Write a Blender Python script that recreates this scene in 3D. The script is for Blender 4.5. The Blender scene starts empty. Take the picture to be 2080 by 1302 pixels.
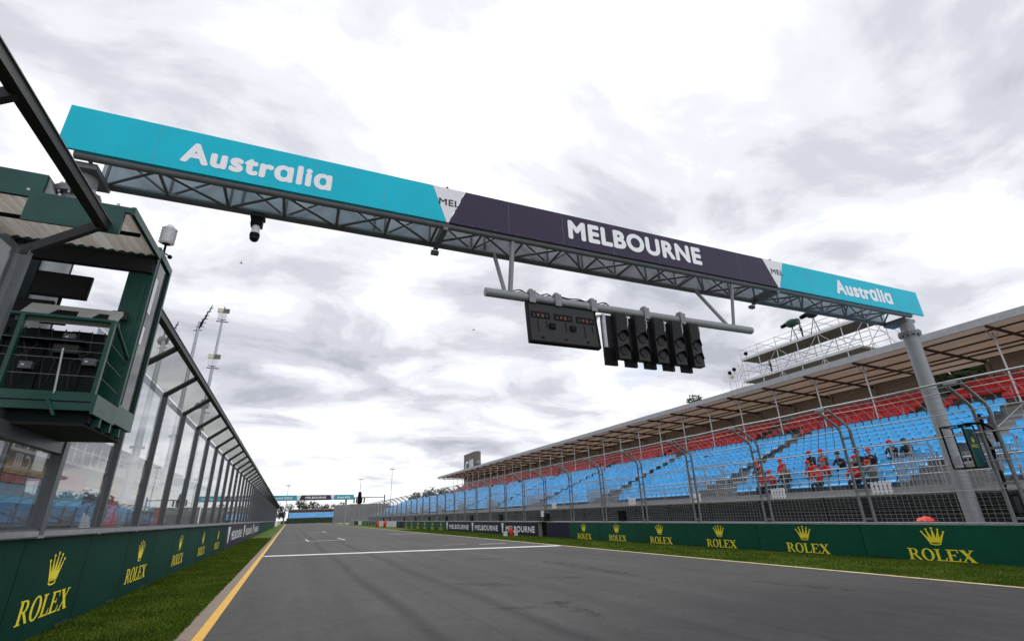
import bpy, bmesh, math, random
from mathutils import Vector, Matrix, noise
from mathutils.geometry import tessellate_polygon
random.seed(7)
R = math.radians
scene = bpy.context.scene
col = scene.collection

# ------------------------------------------------------------------ camera
cam_d = bpy.data.cameras.new("camera")
cam_d.sensor_width = 36.0
cam_d.lens = 983.4 / 2080 * 36.0
cam_d.clip_start = 0.05
cam_d.clip_end = 6000
cam = bpy.data.objects.new("camera", cam_d)
col.objects.link(cam)
dY = Vector((-453.9, 405.8, 983.4)).normalized()
up = Vector((math.sin(.1308), -math.cos(.1308), 0))
up = (up - dY * up.dot(dY)).normalized()
dX = up.cross(dY)
if dX.x < 0: dX = -dX
rows = (dX, dY, up)                       # world = rows @ cam(x right, y down, z fwd)
m3 = Matrix([[r.x, -r.y, -r.z] for r in rows])
cam.matrix_world = Matrix.Translation((0, 0, 1.6)) @ m3.to_4x4()
scene.camera = cam

# ------------------------------------------------------------------ world: overcast sky
world = bpy.data.worlds.new("World")
scene.world = world
world.use_nodes = True
nt = world.node_tree
nt.nodes.clear()
def N(t, kind, **kw):
    n = t.nodes.new(kind)
    for k, v in kw.items(): setattr(n, k, v)
    return n
SUN_EL, SUN_AZ = 58.0, 20.0               # azimuth clockwise from +Y
out = N(nt, 'ShaderNodeOutputWorld'); bg = N(nt, 'ShaderNodeBackground')
bg.inputs['Strength'].default_value = 0.1
sky = N(nt, 'ShaderNodeTexSky', sky_type='NISHITA', sun_disc=False)
sky.sun_elevation = R(SUN_EL); sky.sun_rotation = R(SUN_AZ)
tc = N(nt, 'ShaderNodeTexCoord')
sep = N(nt, 'ShaderNodeSeparateXYZ'); nt.links.new(tc.outputs['Generated'], sep.inputs[0])
def math_node(t, op, a, b=None, clamp=False):
    n = N(t, 'ShaderNodeMath', operation=op, use_clamp=clamp)
    for i, v in enumerate((a, b)):
        if v is None: continue
        if isinstance(v, (int, float)): n.inputs[i].default_value = v
        else: t.links.new(v, n.inputs[i])
    return n.outputs[0]
zc = math_node(nt, 'ADD', math_node(nt, 'MAXIMUM', sep.outputs['Z'], 0.0), 0.16)
px = math_node(nt, 'DIVIDE', sep.outputs['X'], zc)
py = math_node(nt, 'DIVIDE', sep.outputs['Y'], zc)
cmb = N(nt, 'ShaderNodeCombineXYZ'); nt.links.new(px, cmb.inputs[0]); nt.links.new(py, cmb.inputs[1])
def noise_node(t, vec, scale, detail=8, rough=.55, dist=0., loc=(0, 0, 0), scl=(1, 1, 1)):
    mp = N(t, 'ShaderNodeMapping'); mp.inputs['Location'].default_value = loc; mp.inputs['Scale'].default_value = scl
    t.links.new(vec, mp.inputs['Vector'])
    n = N(t, 'ShaderNodeTexNoise'); n.inputs['Scale'].default_value = scale; n.inputs['Detail'].default_value = detail
    n.inputs['Roughness'].default_value = rough; n.inputs['Distortion'].default_value = dist
    t.links.new(mp.outputs[0], n.inputs['Vector'])
    return n.outputs['Fac']
def ramp(t, fac, stops, mode='EASE'):
    r = N(t, 'ShaderNodeValToRGB'); r.color_ramp.interpolation = mode
    el = r.color_ramp.elements
    while len(el) < len(stops): el.new(.5)
    for e, (p, c) in zip(el, stops):
        e.position = p; e.color = (c[0], c[1], c[2], 1) if not isinstance(c, (int, float)) else (c, c, c, 1)
    t.links.new(fac, r.inputs[0])
    return r.outputs['Color']
n_big = noise_node(nt, cmb.outputs[0], .85, 3, .5, .2, loc=(8.8, 0.4, 0))
n_mid = noise_node(nt, cmb.outputs[0], 1.75, 9, .56, .35, loc=(1.3, 8.6, 0), scl=(1, 1.25, 1))
dens = math_node(nt, 'ADD', math_node(nt, 'MULTIPLY', n_big, .42), math_node(nt, 'MULTIPLY', n_mid, .70))
# the veil is thinner towards the hidden sun
sd = (math.sin(R(SUN_AZ)) * math.cos(R(SUN_EL)), math.cos(R(SUN_AZ)) * math.cos(R(SUN_EL)), math.sin(R(SUN_EL)))
dt = N(nt, 'ShaderNodeVectorMath', operation='DOT_PRODUCT'); nt.links.new(tc.outputs['Generated'], dt.inputs[0]); dt.inputs[1].default_value = sd
glow = math_node(nt, 'POWER', math_node(nt, 'MAXIMUM', dt.outputs['Value'], 0.0), 4.0)
dens = math_node(nt, 'SUBTRACT', dens, math_node(nt, 'MULTIPLY', glow, .11))
dens = math_node(nt, 'SUBTRACT', dens, math_node(nt, 'MULTIPLY', sep.outputs['X'], .06))   # the bank thickens to the left
hz = math_node(nt, 'SUBTRACT', 1.0, math_node(nt, 'MULTIPLY', sep.outputs['Z'], 4.0), True)   # thinner cloud low down
dens = math_node(nt, 'SUBTRACT', dens, math_node(nt, 'MULTIPLY', hz, .20))
cloud = ramp(nt, dens, [(0.0, (10.8, 10.85, 11.0)), (.41, (8.8, 8.9, 9.1)), (.48, (7.0, 7.1, 7.6)), (.55, (5.35, 5.5, 6.05)), (.635, (4.0, 4.15, 4.75))])
cover = ramp(nt, noise_node(nt, cmb.outputs[0], 1.1, 5, .5, .3, loc=(9.3, 4.1, 0)), [(0.0, 1.0), (.62, 1.0), (.78, .72)])
# added brightness in the unseen sky behind the camera, to light the gantry signs
lift = math_node(nt, 'ADD', 1.0, math_node(nt, 'MULTIPLY', math_node(nt, 'MAXIMUM', math_node(nt, 'MULTIPLY', sep.outputs['Y'], -1.0), 0.0), .75))
lm = N(nt, 'ShaderNodeVectorMath', operation='SCALE'); nt.links.new(cloud, lm.inputs[0]); nt.links.new(lift, lm.inputs['Scale']); cloud = lm.outputs['Vector']
mixc = N(nt, 'ShaderNodeMixRGB'); nt.links.new(cover, mixc.inputs[0]); nt.links.new(sky.outputs[0], mixc.inputs[1]); nt.links.new(cloud, mixc.inputs[2])
nt.links.new(mixc.outputs[0], bg.inputs['Color']); nt.links.new(bg.outputs[0], out.inputs['Surface'])

sun_d = bpy.data.lights.new("sun", 'SUN'); sun_d.energy = 1.3; sun_d.angle = R(35); sun_d.color = (1, .97, .93)
sun = bpy.data.objects.new("sun", sun_d); col.objects.link(sun)
sun.rotation_euler = Vector((-sd[0], -sd[1], -sd[2])).to_track_quat('-Z', 'Y').to_euler()
vs = scene.view_settings
vs.view_transform = 'Standard'; vs.look = 'None'; vs.exposure = 0.36; vs.gamma = 1.0
scene.cycles.max_bounces = 10
scene.cycles.transparent_max_bounces = 48

# ------------------------------------------------------------------ materials
MATS = {}
def srgb(r, g, b):
    f = lambda c: (c / 255 / 12.92) if c / 255 <= .04045 else ((c / 255 + .055) / 1.055) ** 2.4
    return (f(r), f(g), f(b))
def mat(name, c, rough=.6, metal=0.0, var=.12, scale=3.0, bump=0.0, bscale=40.0, c2=None, spec=.5, stretch=(1, 1, 1)):
    """plain surface colour with a little procedural wear"""
    m = bpy.data.materials.new(name); m.use_nodes = True
    t = m.node_tree; b = t.nodes['Principled BSDF']
    tcn = N(t, 'ShaderNodeTexCoord')
    f = noise_node(t, tcn.outputs['Object'], scale, 6, .6, .2, scl=stretch)
    d = c2 if c2 else tuple(x * (1 - var) for x in c)
    u = tuple(min(1, x * (1 + var)) for x in c) if not c2 else c
    cc = ramp(t, f, [(.3, d), (.7, u)], 'LINEAR')
    t.links.new(cc, b.inputs['Base Color'])
    b.inputs['Metallic'].default_value = metal
    b.inputs['Specular IOR Level'].default_value = spec
    rr = N(t, 'ShaderNodeMapRange'); rr.inputs['To Min'].default_value = max(.03, rough - .1); rr.inputs['To Max'].default_value = min(1, rough + .1)
    t.links.new(f, rr.inputs['Value']); t.links.new(rr.outputs[0], b.inputs['Roughness'])
    if bump:
        n2 = noise_node(t, tcn.outputs['Object'], bscale, 5, .6)
        bn = N(t, 'ShaderNodeBump'); bn.inputs['Strength'].default_value = bump; bn.inputs['Distance'].default_value = .02
        t.links.new(n2, bn.inputs['Height']); t.links.new(bn.outputs[0], b.inputs['Normal'])
    MATS[name] = m
    return m
def glass(name, tint, refl_rough=.02, ior=1.5, haze=0.0, hazec=(.7, .72, .74)):
    m = bpy.data.materials.new(name); m.use_nodes = True
    t = m.node_tree; t.nodes.clear()
    o = N(t, 'ShaderNodeOutputMaterial'); tr = N(t, 'ShaderNodeBsdfTransparent'); tr.inputs[0].default_value = (*tint, 1)
    gl = N(t, 'ShaderNodeBsdfGlossy'); gl.inputs['Roughness'].default_value = refl_rough
    lw = N(t, 'ShaderNodeLayerWeight'); lw.inputs['Blend'].default_value = .5      # facing term: 0 head-on, 1 grazing
    f0 = ((ior - 1) / (ior + 1)) ** 2
    fr = math_node(t, 'ADD', math_node(t, 'MULTIPLY', math_node(t, 'POWER', lw.outputs['Facing'], 5.0), 1 - f0), f0)
    mx = N(t, 'ShaderNodeMixShader'); t.links.new(fr, mx.inputs[0])
    last = tr.outputs[0]
    if haze:                                  # dusty, scratched plastic sheet
        df = N(t, 'ShaderNodeBsdfTranslucent'); df.inputs[0].default_value = (*hazec, 1)
        d2 = N(t, 'ShaderNodeBsdfDiffuse'); d2.inputs[0].default_value = (*hazec, 1)
        m2 = N(t, 'ShaderNodeMixShader'); m2.inputs[0].default_value = .5
        t.links.new(df.outputs[0], m2.inputs[1]); t.links.new(d2.outputs[0], m2.inputs[2])
        tcn = N(t, 'ShaderNodeTexCoord')
        f = ramp(t, noise_node(t, tcn.outputs['Object'], 1.6, 6, .65), [(.35, haze * .5), (.7, haze * 1.4)], 'LINEAR')
        m3_ = N(t, 'ShaderNodeMixShader'); t.links.new(f, m3_.inputs[0])
        t.links.new(tr.outputs[0], m3_.inputs[1]); t.links.new(m2.outputs[0], m3_.inputs[2]); last = m3_.outputs[0]
    t.links.new(last, mx.inputs[1]); t.links.new(gl.outputs[0], mx.inputs[2]); t.links.new(mx.outputs[0], o.inputs['Surface'])
    MATS[name] = m
    return m

def thin_sheet(name, c, k, c2=None, stretch=(1, .4, 1)):
    """roof sheeting that lets some daylight through"""
    mat(name, c, .6, var=.10, scale=1.5, c2=c2, stretch=stretch)
    t = MATS[name].node_tree; b = t.nodes['Principled BSDF']; o = t.nodes['Material Output']
    tl_ = N(t, 'ShaderNodeBsdfTranslucent'); src = b.inputs['Base Color'].links[0].from_socket; t.links.new(src, tl_.inputs[0])
    mx = N(t, 'ShaderNodeMixShader'); mx.inputs[0].default_value = k
    t.links.new(b.outputs[0], mx.inputs[1]); t.links.new(tl_.outputs[0], mx.inputs[2]); t.links.new(mx.outputs[0], o.inputs['Surface'])
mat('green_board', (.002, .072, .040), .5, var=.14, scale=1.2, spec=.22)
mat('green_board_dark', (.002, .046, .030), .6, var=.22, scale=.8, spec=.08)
mat('yellow_print', (.95, .78, .025), .5, var=.06)
mat('navy', (.011, .010, .036), .5, var=.15, spec=.25)
mat('purple', (.036, .026, .060), .5, var=.12, scale=.9, spec=.25, bump=.12, bscale=1.3)
mat('teal', (.003, .52, .66), .5, var=.07, scale=.9, spec=.22, bump=.12, bscale=1.3)
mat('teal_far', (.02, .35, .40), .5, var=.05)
mat('white_vinyl', (.80, .80, .82), .5, var=.04)
mat('print_white', (.92, .92, .93), .5, var=.03)
mat('ink', (.02, .018, .035), .5)
mat('galv', (.38, .39, .40), .45, .55, var=.18, scale=6)
mat('galv_dark', (.20, .205, .21), .5, .35, var=.2, scale=6)
mat('gantry_grey', (.25, .265, .27), .5, .1, var=.1, scale=1.5)
mat('truss_grey', (.16, .17, .175), .5, .2, var=.14, scale=2)
mat('sheet_grey', (.62, .64, .68), .7, var=.08, scale=1)
mat('charcoal', (.020, .020, .019), .5, .05, var=.2, spec=.3)
mat('frame_grey', (.10, .105, .115), .42, .3, var=.15)
mat('black', (.004, .004, .005), .6, var=.25, spec=.12)
mat('black_matt', (.014, .014, .015), .85, var=.25)
mat('screen', (.003, .003, .004), .45, var=.1, spec=.12)
mat('booth_green', (.008, .062, .048), .42, var=.2, scale=2, spec=.35)
mat('booth_dark', (.003, .009, .010), .65, var=.25, spec=.2)
thin_sheet('corrugated', (.84, .82, .79), .62, (.66, .60, .53), (2.2, .15, .5))
mat('console', (.30, .31, .29), .55)
mat('seat_blue', (.09, .52, .98), .34, var=.10, scale=1.1)
mat('seat_hazed', (.16, .42, .66), .6, var=.2, scale=.4)  # far stand's seat blue with distance haze mixed into the colour
mat('seat_red', (.85, .035, .035), .36, var=.14, scale=1.1)
mat('concrete', (.36, .35, .33), .85, var=.14, scale=1.5, bump=.2)
mat('deck_grey', (.24, .235, .225), .85, var=.2, scale=2)
mat('stand_steel', (.20, .20, .19), .55, .3, var=.2)
thin_sheet('roof_under', (.60, .52, .44), .52)
mat('rafter', (.045, .034, .026), .6, var=.2)
mat('roof_edge', (.42, .41, .40), .5, .2)
mat('skirt', (.012, .012, .012), .85, var=.35, scale=2, stretch=(.2, .2, 6))
mat('tan', (.33, .29, .23), .8, var=.12)
mat('scaffold', (.62, .63, .63), .4, .5, var=.15)
mat('ply', (.16, .15, .125), .8, var=.2)
mat('white_paint', (.72, .72, .70), .7, var=.18, scale=5)
mat('worn_white', (.50, .50, .48), .8, var=.4, scale=4)
mat('worn_orange', (.42, .20, .07), .8, var=.4, scale=4)
mat('yellow_paint', (.66, .36, .022), .65, var=.16, scale=6)
mat('pale_line', (.56, .46, .24), .7, var=.25, scale=5)
mat('verge_concrete', (.21, .165, .13), .9, var=.2, scale=4, bump=.3)
mat('red', (.80, .028, .008), .45, var=.15)
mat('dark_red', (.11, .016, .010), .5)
mat('red_cloth', (.55, .02, .018), .8, var=.2)
mat('skin', (.46, .26, .18), .6, var=.08)
mat('denim', (.02, .022, .035), .85)
mat('hair', (.012, .008, .006), .7)
mat('jacket_dark', (.016, .016, .018), .8)
mat('jacket_grey', (.15, .14, .13), .85)
mat('brown_box', (.15, .13, .115), .7, var=.1)
mat('lamp_face', (.62, .60, .40), .4, var=.08)
mat('lens', (.008, .008, .010), .3, var=.1, spec=.2)
mat('bark', (.07, .05, .035), .9, var=.3, scale=8)
mat('leaf', (.050, .066, .026), .75, var=.5, scale=1.2)
mat('leaf_dark', (.026, .040, .018), .8, var=.5, scale=1.2)
mat('pit_yellow', (.62, .36, .03), .5, var=.2, scale=.2)
mat('pit_red', (.50, .05, .06), .5, var=.2, scale=.2)
mat('pit_lilac', (.40, .28, .48), .5, var=.2, scale=.2)
mat('pit_cyan', (.08, .45, .62), .5, var=.35, scale=.3)
mat('pit_navy', (.022, .035, .085), .6, var=.3, scale=.2)
mat('pit_wall', (.40, .40, .39), .7, var=.1)
mat('pit_teal', (.05, .34, .36), .6, var=.1)
mat('hedge', (.030, .045, .020), .9, var=.5, scale=.6)
glass('pane', (.84, .86, .86), .015, 1.9, .10, (.66, .68, .69))
glass('pane_hood', (.90, .91, .89), .08, 1.45, .10, (.62, .62, .60))
glass('booth_pane', (.09, .11, .14), .03, 1.6, .50, (.03, .04, .05))
glass('building_glass', (.12, .14, .15), .03, 1.7)

def vary(name, per_object, lo, hi, scuff=None):
    """each seat or board is a shade apart from the next; scuff = (scale, amount, colour) adds rubbed marks"""
    t = MATS[name].node_tree; b = t.nodes['Principled BSDF']; src = b.inputs['Base Color'].links[0].from_socket
    rnd_ = N(t, 'ShaderNodeObjectInfo').outputs['Random'] if per_object else N(t, 'ShaderNodeNewGeometry').outputs['Random Per Island']
    mr = N(t, 'ShaderNodeMapRange'); mr.inputs['To Min'].default_value = lo; mr.inputs['To Max'].default_value = hi; t.links.new(rnd_, mr.inputs['Value'])
    mu = N(t, 'ShaderNodeMixRGB', blend_type='MULTIPLY'); mu.inputs[0].default_value = 1; t.links.new(src, mu.inputs[1]); t.links.new(mr.outputs[0], mu.inputs[2]); o_ = mu.outputs[0]
    if scuff:
        tcn = N(t, 'ShaderNodeTexCoord')
        f = ramp(t, noise_node(t, tcn.outputs['Object'], scuff[0], 8, .72, .6, scl=(1, .45, 1.6)), [(.56, 0.0), (.74, scuff[1])], 'LINEAR')
        mx = N(t, 'ShaderNodeMixRGB'); t.links.new(f, mx.inputs[0]); t.links.new(o_, mx.inputs[1]); mx.inputs[2].default_value = (*scuff[2], 1); o_ = mx.outputs[0]
    t.links.new(o_, b.inputs['Base Color'])
vary('seat_blue', False, .80, 1.06); vary('seat_red', False, .72, 1.10)
vary('green_board', True, .88, 1.10, (2.2, .30, (.05, .10, .075))); vary('green_board_dark', True, .86, 1.12, (2.0, .28, (.03, .075, .06)))
vary('navy', True, .85, 1.15, (2.2, .25, (.06, .06, .08)))
def asphalt():
    m = bpy.data.materials.new('asphalt'); m.use_nodes = True
    t = m.node_tree; b = t.nodes['Principled BSDF']
    tcn = N(t, 'ShaderNodeTexCoord'); v = tcn.outputs['Object']
    sp = N(t, 'ShaderNodeSeparateXYZ'); t.links.new(v, sp.inputs[0])
    big = ramp(t, noise_node(t, v, .25, 5, .6, .3, scl=(1, .35, 1)), [(.3, (.031, .031, .031)), (.5, (.043, .0425, .042)), (.7, (.056, .054, .0515))], 'LINEAR')
    fine = ramp(t, noise_node(t, v, 16, 9, .9), [(.36, .55), (.64, 1.46)], 'LINEAR')
    streak = ramp(t, noise_node(t, v, 1.0, 5, .65, scl=(2.2, .05, 1), loc=(3, 0, 0)), [(.35, .84), (.65, 1.10)], 'LINEAR')
    def mul(a, c):
        n = N(t, 'ShaderNodeMixRGB', blend_type='MULTIPLY'); n.inputs[0].default_value = 1
        t.links.new(a, n.inputs[1]); t.links.new(c, n.inputs[2]); return n.outputs[0]
    mott = ramp(t, noise_node(t, v, 3.2, 6, .7, .4, scl=(1, .55, 1), loc=(7, 2, 0)), [(.34, .78), (.52, 1.0), (.68, 1.20)], 'LINEAR')
    c = mul(mul(mul(big, fine), streak), mott)
    jw = math_node(t, 'MULTIPLY', math_node(t, 'SUBTRACT', noise_node(t, v, .7, 4, .6), .5), .06)
    for xj in (3.05, 6.55, 10.05):          # paving joints along the lanes
        dj = math_node(t, 'ABSOLUTE', math_node(t, 'SUBTRACT', math_node(t, 'ADD', sp.outputs['X'], jw), xj))
        c = mul(c, ramp(t, dj, [(.008, .62), (.022, 1.0)], 'LINEAR'))
    # rubber laid down along two tracks and a few laid across
    nz = noise_node(t, v, .8, 6, .65, scl=(1.0, .35, 1))
    wob = math_node(t, 'MULTIPLY', math_node(t, 'SUBTRACT', noise_node(t, v, .05, 3, .5, scl=(0, 1, 1)), .5), 1.6)
    xx = math_node(t, 'ADD', sp.outputs['X'], wob)
    tot = None
    for x0, w, k in ((2.05, .24, .85), (3.75, .26, .80), (4.6, .3, .15), (1.0, .5, .3), (5.6, .35, .3), (6.9, .9, .3), (9.0, 1.0, .3), (10.6, .4, .25)):
        d = math_node(t, 'DIVIDE', math_node(t, 'ABSOLUTE', math_node(t, 'SUBTRACT', xx, x0)), w)
        f = math_node(t, 'MULTIPLY', math_node(t, 'SUBTRACT', 1.0, d, True), k)
        f = math_node(t, 'MULTIPLY', f, math_node(t, 'MULTIPLY', math_node(t, 'SUBTRACT', nz, .10, True), 2.9))
        tot = f if tot is None else math_node(t, 'MAXIMUM', tot, f)
    dark = N(t, 'ShaderNodeMixRGB'); t.links.new(tot, dark.inputs[0]); t.links.new(c, dark.inputs[1]); dark.inputs[2].default_value = (.013, .013, .014, 1)
    t.links.new(dark.outputs[0], b.inputs['Base Color'])
    b.inputs['Roughness'].default_value = .78
    b.inputs['Specular IOR Level'].default_value = .35
    bn = N(t, 'ShaderNodeBump'); bn.inputs['Strength'].default_value = .25; bn.inputs['Distance'].default_value = .01
    t.links.new(noise_node(t, v, 90, 4, .7), bn.inputs['Height']); t.links.new(bn.outputs[0], b.inputs['Normal'])
    MATS['asphalt'] = m
asphalt()
def turf(name, a, bcol, c):
    m = bpy.data.materials.new(name); m.use_nodes = True
    t = m.node_tree; b = t.nodes['Principled BSDF']
    tcn = N(t, 'ShaderNodeTexCoord'); v = tcn.outputs['Object']
    big = ramp(t, noise_node(t, v, .7, 6, .65, .3), [(.3, a), (.5, bcol), (.72, c)], 'LINEAR')
    fine = ramp(t, noise_node(t, v, 45, 4, .7, scl=(1, 1, .4)), [(.3, .55), (.7, 1.35)], 'LINEAR')
    n = N(t, 'ShaderNodeMixRGB', blend_type='MULTIPLY'); n.inputs[0].default_value = 1
    t.links.new(big, n.inputs[1]); t.links.new(fine, n.inputs[2]); t.links.new(n.outputs[0], b.inputs['Base Color'])
    b.inputs['Roughness'].default_value = .9; b.inputs['Specular IOR Level'].default_value = .15
    bn = N(t, 'ShaderNodeBump'); bn.inputs['Strength'].default_value = .6; bn.inputs['Distance'].default_value = .03
    t.links.new(noise_node(t, v, 60, 5, .7), bn.inputs['Height']); t.links.new(bn.outputs[0], b.inputs['Normal'])
    MATS[name] = m
turf('turf', (.036, .066, .005), (.068, .112, .009), (.115, .155, .018))
turf('turf_blade', (.050, .088, .007), (.092, .145, .011), (.165, .20, .026))
turf('field', (.05, .055, .03), (.07, .07, .045), (.10, .10, .07))

# ------------------------------------------------------------------ mesh building
class MB:
    def __init__(s): s.v = []; s.f = []; s.mi = []; s.ms = []; s.smooth = set()
    def m(s, name):
        if name not in s.ms: s.ms.append(name)
        return s.ms.index(name)
    def add(s, vs, fs, mname, smooth=False):
        o = len(s.v); s.v += [tuple(x) for x in vs]; k = s.m(mname)
        for f in fs:
            if smooth: s.smooth.add(len(s.f))
            s.f.append(tuple(i + o for i in f)); s.mi.append(k)
    def box(s, x0, x1, y0, y1, z0, z1, mname):
        vs = [(x, y, z) for x in (x0, x1) for y in (y0, y1) for z in (z0, z1)]
        s.add(vs, [(0, 1, 3, 2), (4, 6, 7, 5), (0, 4, 5, 1), (2, 3, 7, 6), (0, 2, 6, 4), (1, 5, 7, 3)], mname)
    def bar(s, p, q, w, h, mname, upv=(0, 0, 1)):
        p, q = Vector(p), Vector(q); d = (q - p)
        if d.length < 1e-6: return
        d.normalize(); u = Vector(upv)
        if abs(d.dot(u)) > .97: u = Vector((1, 0, 0)) if abs(d.x) < .9 else Vector((0, 1, 0))
        sx = d.cross(u).normalized(); sy = sx.cross(d).normalized()
        vs = []
        for c in (p, q):
            for a, b in ((-1, -1), (1, -1), (1, 1), (-1, 1)): vs.append(c + sx * a * w / 2 + sy * b * h / 2)
        s.add(vs, [(3, 2, 1, 0), (4, 5, 6, 7), (0, 1, 5, 4), (1, 2, 6, 5), (2, 3, 7, 6), (3, 0, 4, 7)], mname)
    def tube(s, pts, r, mname, n=10, cap=True, smooth=True):
        pts = [Vector(p) for p in pts]; rs = r if isinstance(r, (list, tuple)) else [r] * len(pts)
        vs = []; fs = []; prev = None
        for i, p in enumerate(pts):
            a = pts[max(0, i - 1)]; b = pts[min(len(pts) - 1, i + 1)]
            d = (b - a).normalized()
            u = prev if prev and abs(prev.dot(d)) < .95 else (Vector((0, 0, 1)) if abs(d.z) < .9 else Vector((1, 0, 0)))
            sx = d.cross(u).normalized(); sy = sx.cross(d).normalized(); prev = sy
            for k in range(n):
                t = 2 * math.pi * k / n
                vs.append(p + sx * math.cos(t) * rs[i] + sy * math.sin(t) * rs[i])
        for i in range(len(pts) - 1):
            for k in range(n):
                a = i * n + k; b = i * n + (k + 1) % n
                fs.append((a, b, b + n, a + n))
        s.add(vs, fs, mname, smooth)
        if cap:
            s.add(vs[:n], [tuple(range(n))[::-1]], mname); s.add(vs[-n:], [tuple(range(n))], mname)
    def disc(s, c, nrm, r, mname, n=20, thick=0.0):
        c = Vector(c); d = Vector(nrm).normalized()
        s.tube([c, c + d * max(thick, .004)], r, mname, n)
    def ball(s, c, r, mname, nu=10, nv=7, sc=(1, 1, 1), zmin=-1.0):
        vs = []; fs = []
        for j in range(nv + 1):
            th = math.pi * j / nv
            for i in range(nu):
                ph = 2 * math.pi * i / nu
                z = max(math.cos(th), zmin)
                vs.append((c[0] + r * sc[0] * math.sin(th) * math.cos(ph), c[1] + r * sc[1] * math.sin(th) * math.sin(ph), c[2] + r * sc[2] * z))
        for j in range(nv):
            for i in range(nu):
                a = j * nu + i; b = j * nu + (i + 1) % nu
                fs.append((a, a + nu, b + nu, b))
        s.add(vs, fs, mname, True)
    def poly(s, pts, M, mname, holes=()):
        """flat polygon given in 2-D, placed by M (4x4)"""
        loops = [[Vector((a, b, 0)) for a, b in pts]] + [[Vector((a, b, 0)) for a, b in h] for h in holes]
        tris = tessellate_polygon(loops)
        flat = [p for l in loops for p in l]
        vs = [M @ p for p in flat]
        nz = (M.to_3x3() @ Vector((0, 0, 1)))
        fs = []
        for t in tris:
            n = (vs[t[1]] - vs[t[0]]).cross(vs[t[2]] - vs[t[0]])
            fs.append(tuple(t) if n.dot(nz) > 0 else tuple(t)[::-1])
        s.add(vs, fs, mname)
    def prism(s, pts, axis, a0, a1, mname, cap=True):
        """closed 2-D outline swept along x, y or z"""
        def P(u, v, a): return {'x': (a, u, v), 'y': (u, a, v), 'z': (u, v, a)}[axis]
        n = len(pts); vs = [P(u, v, a0) for u, v in pts] + [P(u, v, a1) for u, v in pts]
        fs = [(i, (i + 1) % n, (i + 1) % n + n, i + n) for i in range(n)]
        if cap: fs += [tuple(range(n))[::-1], tuple(range(n, 2 * n))]
        s.add(vs, fs, mname)
    def mesh(s, name, fix=True):
        me = bpy.data.meshes.new(name); me.from_pydata(s.v, [], s.f); me.update()
        for k in s.ms: me.materials.append(MATS[k])
        me.polygons.foreach_set('material_index', s.mi)
        if s.smooth:
            fl = [i in s.smooth for i in range(len(s.f))]; me.polygons.foreach_set('use_smooth', fl)
        if fix and len(s.f) < 60000:
            bm = bmesh.new(); bm.from_mesh(me); bmesh.ops.recalc_face_normals(bm, faces=bm.faces); bm.to_mesh(me); bm.free()
        me.update()
        return me
    def obj(s, name, parent=None, loc=None, fix=True):
        o = bpy.data.objects.new(name, s.mesh(name, fix)); col.objects.link(o)
        if parent: o.parent = parent
        if loc: o.location = loc
        return o
def tag(o, label=None, cat=None, group=None, kind=None):
    if label: o['label'] = label
    if cat: o['category'] = cat
    if group: o['group'] = group
    if kind: o['kind'] = kind
    return o
def empty(name, loc, label, cat, rz=0, group=None):
    o = bpy.data.objects.new(name, None); col.objects.link(o); o.location = loc; o.rotation_euler.z = rz
    return tag(o, label, cat, group)
def copy_tree(o, parent=None):
    c = o.copy(); col.objects.link(c)
    if parent: c.parent = parent
    for ch in list(o.children): copy_tree(ch, c)
    return c
def struct(mb, name, fix=True):
    return tag(mb.obj(name, fix=fix), kind='structure')

# ------------------------------------------------------------------ lettering
def text_polys(body, bold=.0):
    cu = bpy.data.curves.new('lettering', 'FONT'); cu.body = body; cu.size = 1.0; cu.resolution_u = 4; cu.space_character = 1.0 + bold * 2.0
    o = bpy.data.objects.new('lettering', cu); col.objects.link(o)
    dg = bpy.context.evaluated_depsgraph_get()
    me = bpy.data.meshes.new_from_object(o.evaluated_get(dg))
    vs = [v.co.copy() for v in me.vertices]; fs = [tuple(p.vertices) for p in me.polygons]
    bpy.data.objects.remove(o); bpy.data.curves.remove(cu); bpy.data.meshes.remove(me)
    return vs, fs
TEXTS = {}
def put_text(mb, body, M, x0, x1, y0, y1, mname, bold=.02, yref=None):
    """lettering stretched to fill x0..x1, y0..y1 of the plane M"""
    if (body, bold) not in TEXTS: TEXTS[(body, bold)] = text_polys(body, bold)
    vs, fs = TEXTS[(body, bold)]
    ax = min(v.x for v in vs); bx = max(v.x for v in vs); ay = min(v.y for v in vs); by = max(v.y for v in vs)
    nz = M.to_3x3() @ Vector((0, 0, 1))
    d = bold * (y1 - y0); offs = [(0, 0)]
    if bold > 0: offs += [(d * math.cos(k * math.pi / 4), d * math.sin(k * math.pi / 4)) for k in range(8)]
    for k, (ex, ey) in enumerate(offs):
        P = [M @ Vector((x0 + d + (v.x - ax) / (bx - ax) * (x1 - x0 - 2 * d) + ex, y0 + d + (v.y - ay) / (by - ay) * (y1 - y0 - 2 * d) + ey, .0003 * k)) for v in vs]
        out_ = []
        for f in fs:
            n = (P[f[1]] - P[f[0]]).cross(P[f[2]] - P[f[0]])
            out_.append(f if n.dot(nz) > 0 else f[::-1])
        mb.add(P, out_, mname)
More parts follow.
